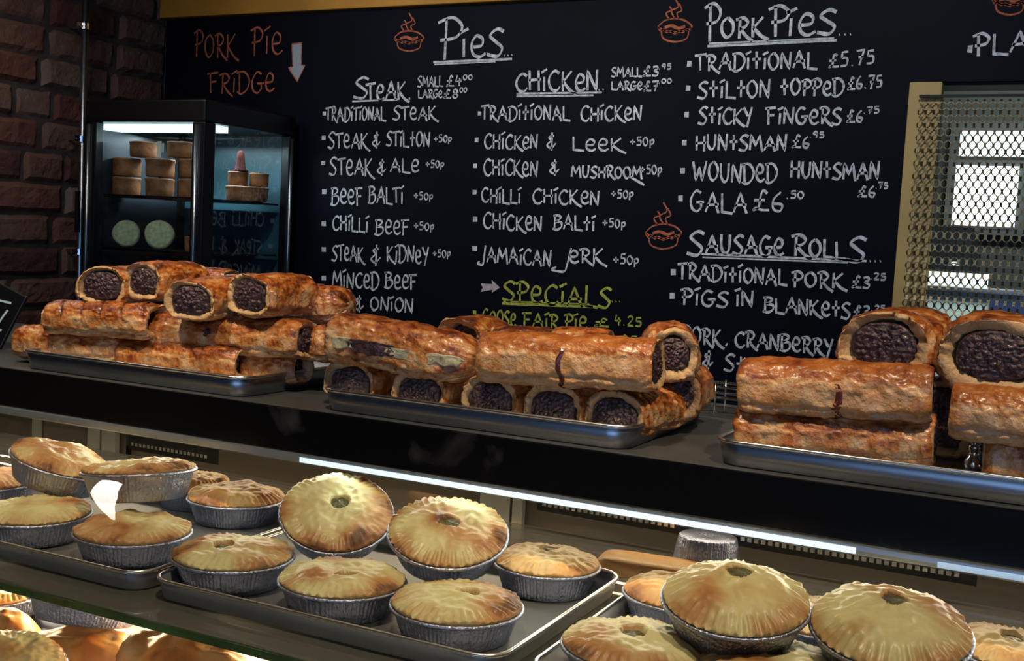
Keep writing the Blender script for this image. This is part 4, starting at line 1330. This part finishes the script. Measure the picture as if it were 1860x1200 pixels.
def foil_tin(r, h, seed, flip=False):
    k = MB()
    n = 352
    prof_ = [(0.0, 0.0015, 0), (0.4 * r, 0.0, 0), (0.78 * r, 0.0, 0.2), (0.805 * r, 0.0015, 1), (0.88 * r, h * 0.45, 1), (0.945 * r, h * 0.93, 1), (0.965 * r, h * 0.985, 0.3), (1.0 * r, h, 0), (1.018 * r, h - 0.0008, 0), (1.022 * r, h - 0.0030, 0), (1.012 * r, h - 0.0042, 0),
             (1.004 * r, h - 0.002, 0), (0.955 * r, h - 0.001, 0.3), (0.935 * r, h * 0.93, 1), (0.81 * r, 0.003, 1), (0.4 * r, 0.003, 0), (0.0, 0.003, 0)]
    rings = []
    for rr_, z, fl in prof_:
        ring = []
        for i in range(n):
            t = 2 * pi * i / n
            q = rr_ + fl * (0.00045 * sin(88 * t) + 0.0011 * noise.noise(Vector((cos(t) * 30, sin(t) * 30, seed + z * 12))))
            q += 0.0010 * noise.noise(Vector((cos(t) * 2, sin(t) * 2, seed))) * (1 if rr_ > 0.5 * r else 0)
            ring.append((q * cos(t), q * sin(t), z))
        rings.append(ring)
    k.loops(rings, True, True, True)
    return k


def pie(label, c, r, seed, tilt=(0, 0, 0), h=0.036, dome=0.012, pw=3.6, hole=True, hx=(0.0, 0.0), m=None, brown=0.0, group='foil tin pies in the glass case', crimp=1.0, fold=0.0, tinh=None, zbase=None):
    """c: centre of the tin's rim circle (world)"""
    if m is M_PIEB:
        brown -= 0.16
    t = thing('foil_pie', label, 'pie', (0, 0, 0), tilt, group)
    from mathutils import Euler
    R3 = Euler(tilt).to_matrix()
    c = Vector(c)
    base = c - R3 @ Vector((0, 0, h))
    t.location = base
    foil_tin(r, h, seed).build('foil_tin', M_FOIL, t, True, local=True)
    NA, NR = 160, 34
    sx = seed * 3.77
    k = MB()
    rings, at = [], []
    hr = 0.0135
    RL = r * 0.985

    def lidz(x, y, rho, a):
        q = rho / RL
        z = dome * (1 - q ** pw) * (1 + 0.12 * noise.noise(Vector((x * 18 + sx, y * 18, 1))))
        z += 0.0042 * noise.noise(Vector((x * 34 + sx, y * 34, 2))) + 0.0018 * noise.noise(Vector((x * 110 + sx, y * 110, 3)))
        rg = 1 - abs(noise.noise(Vector((x * 26 + sx, y * 26, 8)))) * 2
        z += 0.0022 * max(0, rg - 0.6)
        if fold:
            z += fold * (max(0, noise.noise(Vector((x * 22 + sx, y * 22, 5)))) ** 0.7)
        if q > 0.72:
            ph = 44 * a + 2.0 * q + 0.8 * noise.noise(Vector((cos(a) * 3, sin(a) * 3, sx)))
            z += crimp * 0.0018 * sin(ph) * min(1, (q - 0.72) / 0.08) * (0.5 + abs(noise.noise(Vector((cos(a) * 2, sin(a) * 2, sx + 4)))) * 1.4)
        return z

    for j in range(NR + 1):
        q = j / NR
        ring = []
        for i in range(NA):
            a = 2 * pi * i / NA
            rho = RL * q * (1 + (0.012 * noise.noise(Vector((cos(a) * 3 + sx, sin(a) * 3, 0))) + 0.004 * sin(44 * a)) * q ** 4)
            x, y = rho * cos(a), rho * sin(a)
            z = lidz(x, y, min(rho, RL), a)
            b = 0.30 + brown + 0.16 * q ** 5 + 0.85 * noise.noise(Vector((x * 19 + sx, y * 19, 0.5))) + 0.30 * noise.noise(Vector((x * 45 + sx, y * 45, 4.5)))
            if q > 0.9:
                b += 0.10
            if hole:
                d = math.hypot(x - hx[0], y - hx[1])
                dd = d * (1 + 0.2 * noise.noise(Vector((x * 90, y * 90, sx))))
                if dd < hr:
                    z -= 0.009 * min(1, (hr - dd) / 0.004)
                    b += 0.3
                elif dd < hr * 1.7:
                    z += 0.0012 * (1 - (dd - hr) / (hr * 0.7))
                    b -= 0.05
            ring.append((x, y, z + h + 0.003))
            at.append(max(0.0, min(1, b)))
        rings.append(ring)
    for f, zz in ((1.0, -0.0015), (0.985, -0.0035), (0.93, -0.004)):
        rings.append([(RL * f * (1 + 0.006 * sin(44 * 2 * pi * i / NA)) * cos(2 * pi * i / NA), RL * f * (1 + 0.006 * sin(44 * 2 * pi * i / NA)) * sin(2 * pi * i / NA), h + 0.003 + zz) for i in range(NA)])
        at += [0.45 + brown] * NA
    k.loops(rings, True, False, True)
    k.at = at
    k.build('pastry_lid', m or M_PIE, t, True, 'bake', local=True)
    if hole:
        k = MB()
        rr_ = []
        zc = lidz(hx[0], hx[1], math.hypot(*hx), 0) + h + 0.003 - 0.0038
        for q in (0.05, 0.35, 0.7, 1.0):
            rr_.append([(hx[0] + hr * 0.98 * q * cos(2 * pi * i / 24), hx[1] + hr * 0.98 * q * sin(2 * pi * i / 24), zc + 0.0022 * noise.noise(Vector((q * cos(2 * pi * i / 24) * 3 + sx, q * sin(2 * pi * i / 24) * 3, 0))) + 0.002 * (1 - q)) for i in range(24)])
        k.loops(rr_, True, True)
        k.build('filling', M_FILL, t, True, local=True)['label'] = 'dark filling showing in the steam hole'
    return t


def facing(px, py, deg, spin=0.0):
    """tilt by deg towards the shop side, about the axis square to the line of sight"""
    d = ray(px, py)
    yaw = math.atan2(d.x, d.y)
    return Matrix.Rotation(-yaw, 3, 'Z') @ Matrix.Rotation(radians(deg), 3, 'X') @ Matrix.Rotation(yaw + spin, 3, 'Z')


def tl(px, py, deg, side_=0.0, spin=0.0):
    d = ray(px, py)
    yaw = math.atan2(d.x, d.y)
    m = Matrix.Rotation(-yaw, 3, 'Z') @ Matrix.Rotation(radians(side_), 3, 'Y') @ Matrix.Rotation(radians(deg), 3, 'X') @ Matrix.Rotation(yaw + spin, 3, 'Z')
    return tuple(m.to_euler())


RZ = SZ + 0.0032 + 0.036      # rim height of a pie standing on a tray


def flatpie(px, py, label, r, seed, **kw):
    z = RZ + 0.004
    c = at_z(px, py, z)
    c.z = RZ
    return pie(label, c, r, seed, (0, 0, kw.pop('spin', seed * 1.1)), **kw)


LP = 'pies on the left tray in the glass case'
MP = 'pies on the middle tray in the glass case'
RP = 'pies on the right tray in the glass case'
flatpie(62, 925, 'smooth foil pie at the far left of the case, half cut by the picture edge', 0.076, 51, hole=False, group=LP, brown=0.12)
flatpie(242, 958, 'foil pie under the stacked one, right end of the left tray, reflection on its lid', 0.076, 52, hole=False, group=LP, brown=0.10, fold=0.006)
flatpie(430, 897, 'peach-topped foil pie behind, between the left and middle trays', 0.073, 53, hole=False, group=LP, m=M_PIEB, brown=-0.05, fold=0.004)
flatpie(350, 872, 'pink-edged foil pie mostly hidden behind the raised one', 0.058, 58, hole=False, group=LP, m=M_PIEB)
flatpie(-20, 868, 'reddish foil pie behind the far left one at the picture edge', 0.070, 59, hole=False, group=LP, m=M_PIEB, brown=0.2)
flatpie(424, 1001, 'foil pie with an oval hole at the front left of the middle tray', 0.0755, 54, group=MP, brown=-0.05, hx=(0.004, 0.012))
flatpie(622, 1046, 'foil pie with a ragged hole at the front centre of the middle tray', 0.0755, 55, group=MP, brown=0.02, hx=(0.0, 0.022))
flatpie(830, 1090, 'foil pie at the front right corner of the middle tray', 0.0755, 56, group=MP, brown=0.06, hx=(0.0, 0.012))
flatpie(994, 1015, 'orange-topped foil pie at the back right corner of the middle tray', 0.069, 57, group=MP, m=M_PIEB, brown=-0.1, hx=(-0.004, 0.010), crimp=0.5)
flatpie(1150, 1164, 'crimped foil pie with a square hole at the front left of the right tray', 0.075, 60, group=RP, brown=-0.06)
flatpie(1238, 1071, 'browned foil pie mostly hidden behind the big pale one on the right tray', 0.070, 61, group=RP, m=M_PIEB, brown=0.05, hole=False)
flatpie(1400, 1200, 'foil pie at the bottom edge between two raised ones on the right tray', 0.074, 62, group=RP, brown=0.08)
flatpie(1492, 1118, 'golden foil pie showing only between the two big pale ones', 0.066, 63, group=RP, m=M_PIEB, brown=-0.1, hole=False)
flatpie(1835, 1172, 'golden foil pie at the right edge behind the tilted one', 0.066, 64, group=RP, m=M_PIEB, brown=-0.1)

# raised and tilted ones
pie('foil pie tipped up towards the glass at the top left of the middle tray', at_z(612, 930, 1.172), 0.0755, 70, tl(612, 925, 30), group=MP, brown=0.04, dome=0.012, hx=(0.0, 0.006))
pie('tilted foil pie with a frilled edge at the top right of the middle tray', at_z(814, 966, 1.178), 0.0755, 71, tl(815, 955, 20), group=MP, brown=0.10, crimp=1.6)
pie('big pale domed foil pie raised in the centre of the right tray', at_z(1336, 1088, 1.186), 0.0765, 72, tl(1335, 1080, 12), group=RP, brown=-0.12, dome=0.026, pw=2.2, crimp=1.5, hx=(0.0, 0.008))
pie('big pale domed foil pie raised at the right of the right tray', at_z(1617, 1140, 1.180), 0.0785, 73, tl(1615, 1130, 13), group=RP, brown=-0.10, dome=0.026, pw=2.2, crimp=1.6, hx=(0.0, 0.010))
pie('silver foil pie stacked on another, seen edge on at the left of the case', at_y(253, 852, 1.19), 0.078, 74, tl(253, 850, -7, -2), group=LP, brown=0.15, dome=0.009, hole=False, h=0.040)
pie('broken-topped foil pie tipped sideways at the top left of the case', at_y(112, 838, 1.21), 0.074, 75, tl(110, 830, 4, 15), group=LP, brown=0.08, dome=0.014, hole=False, fold=0.010)

# upturned foil dish and a slab of pastry at the back of the case
ft = thing('foil_dish', 'small empty foil dish turned upside down at the back of the case', 'dish', (at_y(1285, 990, 1.56).x, 1.56, SZ + 0.0475), (pi, 0, 0))
foil_tin(0.050, 0.046, 80).build('foil_tin', M_FOIL, ft, True, local=True)
c = at_z(1175, 1025, SZ + 0.02)
sp = thing('pastry_slice', 'flat pastry slice lying at the back of the case behind the browned pie', 'pastry', (c.x, c.y + 0.02, SZ + 0.001), (0, 0, 0.1))
k = MB()
rings = []
at = []
for f, zz in ((0.0, 0), (0.97, 0), (1.0, 0.004), (1.0, 0.014), (0.94, 0.020), (0.5, 0.022), (0.0, 0.022)):
    for i in range(48):
        a = 2 * pi * i / 48
        at.append(0.3 + 0.3 * noise.noise(Vector((cos(a) * 2, sin(a) * 2, f * 3))))
    rings.append([(0.075 * f * (abs(cos(2 * pi * i / 48)) ** 0.5) * (1 if cos(2 * pi * i / 48) >= 0 else -1), 0.035 * f * (abs(sin(2 * pi * i / 48)) ** 0.5) * (1 if sin(2 * pi * i / 48) >= 0 else -1), zz) for i in range(48)])
k.loops(rings, True)
k.at = at
k.build('crust', M_PIEB, sp, True, 'bake', local=True)

# ------------------------------------------------------------------ lower deck of the case
LD = 0.872
LG2 = 'pastries on the lower deck'
M_PASTY = crust('golden_pasty_crust', [(0, (0.72, 0.46, 0.20)), (0.4, (0.66, 0.28, 0.065)), (0.75, (0.50, 0.15, 0.03)), (1, (0.25, 0.08, 0.02))], 0.25, 0.45, 0.2, 30, 0.4)


def pasty(label, px, py, Y, ln, wd, ht, yaw, seed, tiltx=0.0, tilty=0.0):
    c = at_y(px, py, Y)
    t = thing('pasty', label, 'pasty', (c.x, c.y, c.z - ht * 0.8), (tiltx, tilty, yaw), LG2)
    k = MB()
    rings, at = [], []
    NA = 96
    levels = [(0.0, 0.0), (0.9, 0.0), (1.0, 0.10), (1.02, 0.2), (0.97, 0.32), (0.90, 0.50), (0.78, 0.70), (0.6, 0.87), (0.4, 0.95), (0.2, 1.0), (0.0, 1.0)]
    lv = []
    for (a0, b0), (a1, b1) in zip(levels, levels[1:]):
        for q in range(3):
            lv.append((a0 + (a1 - a0) * q / 3, b0 + (b1 - b0) * q / 3))
    lv.append(levels[-1])
    for f, z in lv:
        ring = []
        for i in range(NA):
            a = 2 * pi * i / NA
            x = ln / 2 * f * cos(a)
            y = wd / 2 * f * sin(a) * (1 if sin(a) > 0 else 0.55)
            if 0.05 < z < 0.4:
                q = 1 + 0.02 * sin(26 * a) * (1 if sin(a) > -0.2 else 0)
                x *= q
                y *= q
            zz = z * ht + (0.008 * noise.noise(Vector((x * 26 + seed, y * 26, z))) + 0.003 * noise.noise(Vector((x * 80 + seed, y * 80, z)))) * (z > 0.1)
            x += 0.002 * noise.noise(Vector((x * 60, y * 60, seed)))
            ring.append((x, y, zz))
            at.append(max(0, min(1, 0.38 + 0.5 * noise.noise(Vector((x * 24 + seed, y * 24, 2))) + 0.2 * noise.noise(Vector((x * 70, y * 70, seed))))))
        rings.append(ring)
    k.loops(rings, True)
    k.at = at
    k.build('crust', M_PASTY, t, True, 'bake', local=True)
    return t


dt = tray(-1.62, 0.945, 0.78, 0.36, 0.02, LD, 'baking tray on the lower deck under the golden pasties', 'baking trays on the lower deck')
pasty('big orange pasty in the lower left corner under the foil tin', 150, 1160, 1.16, 0.20, 0.14, 0.06, 0.3, 11.0, radians(18))
pasty('big pale golden pasty under the shelf edge at the bottom left', 345, 1178, 1.09, 0.27, 0.17, 0.07, -0.15, 23.0, radians(20))
pasty('orange pasty at the left edge under the shelf', 5, 1120, 1.18, 0.13, 0.09, 0.05, 0.1, 31.0, radians(12))
c = at_y(160, 1090, 1.17)
pie('foil tin of pie lifted on the lower deck, its ribbed side showing under the shelf', c, 0.082, 90, tl(165, 1100, -12, 10), group='pies on the lower deck', hole=False, m=M_PIEB, h=0.030)
c = at_y(20, 1210, 1.00)
pie('pale foil-rimmed pie cut by the bottom left corner of the picture', c, 0.068, 91, tl(40, 1190, 22, 4), group='pies on the lower deck', hole=False, brown=-0.1)
c = at_y(10, 1074, 1.28)
pie('foil pie at the left edge behind the lifted tin on the lower deck', c, 0.068, 92, tl(10, 1080, 0, -4), group='pies on the lower deck', hole=False, m=M_PIEB, h=0.034)

# ------------------------------------------------------------------ unseen lamp, its shape made up to give the glint in the case glass
cl = thing('glint_lamp', 'unseen tube lamp over the left end of the counter, shaped for the case-glass glint', 'lamp', (-2.30, 1.70, 2.26))
dv = Vector((0.47, -0.88, 0)).normalized()
k = MB(); k.tube([dv * q for q in (-0.42, -0.41, -0.38, 0.0, 0.30, 0.40, 0.42)], [0.008, 0.018, 0.030, 0.036, 0.018, 0.007, 0.004], 20); k.build('light_tube', emit('lamp_glow', (1.0, 0.95, 0.88), 14), cl, True, local=True)
k = MB()
for q in (-0.3, 0.3):
    p0 = dv * q
    k.tube([p0 + Vector((0, 0, 0.03)), p0 + Vector((0, 0, 0.438))], 0.004, 8)
k.build('suspension_wire', M_BLACK, cl, True, local=True)
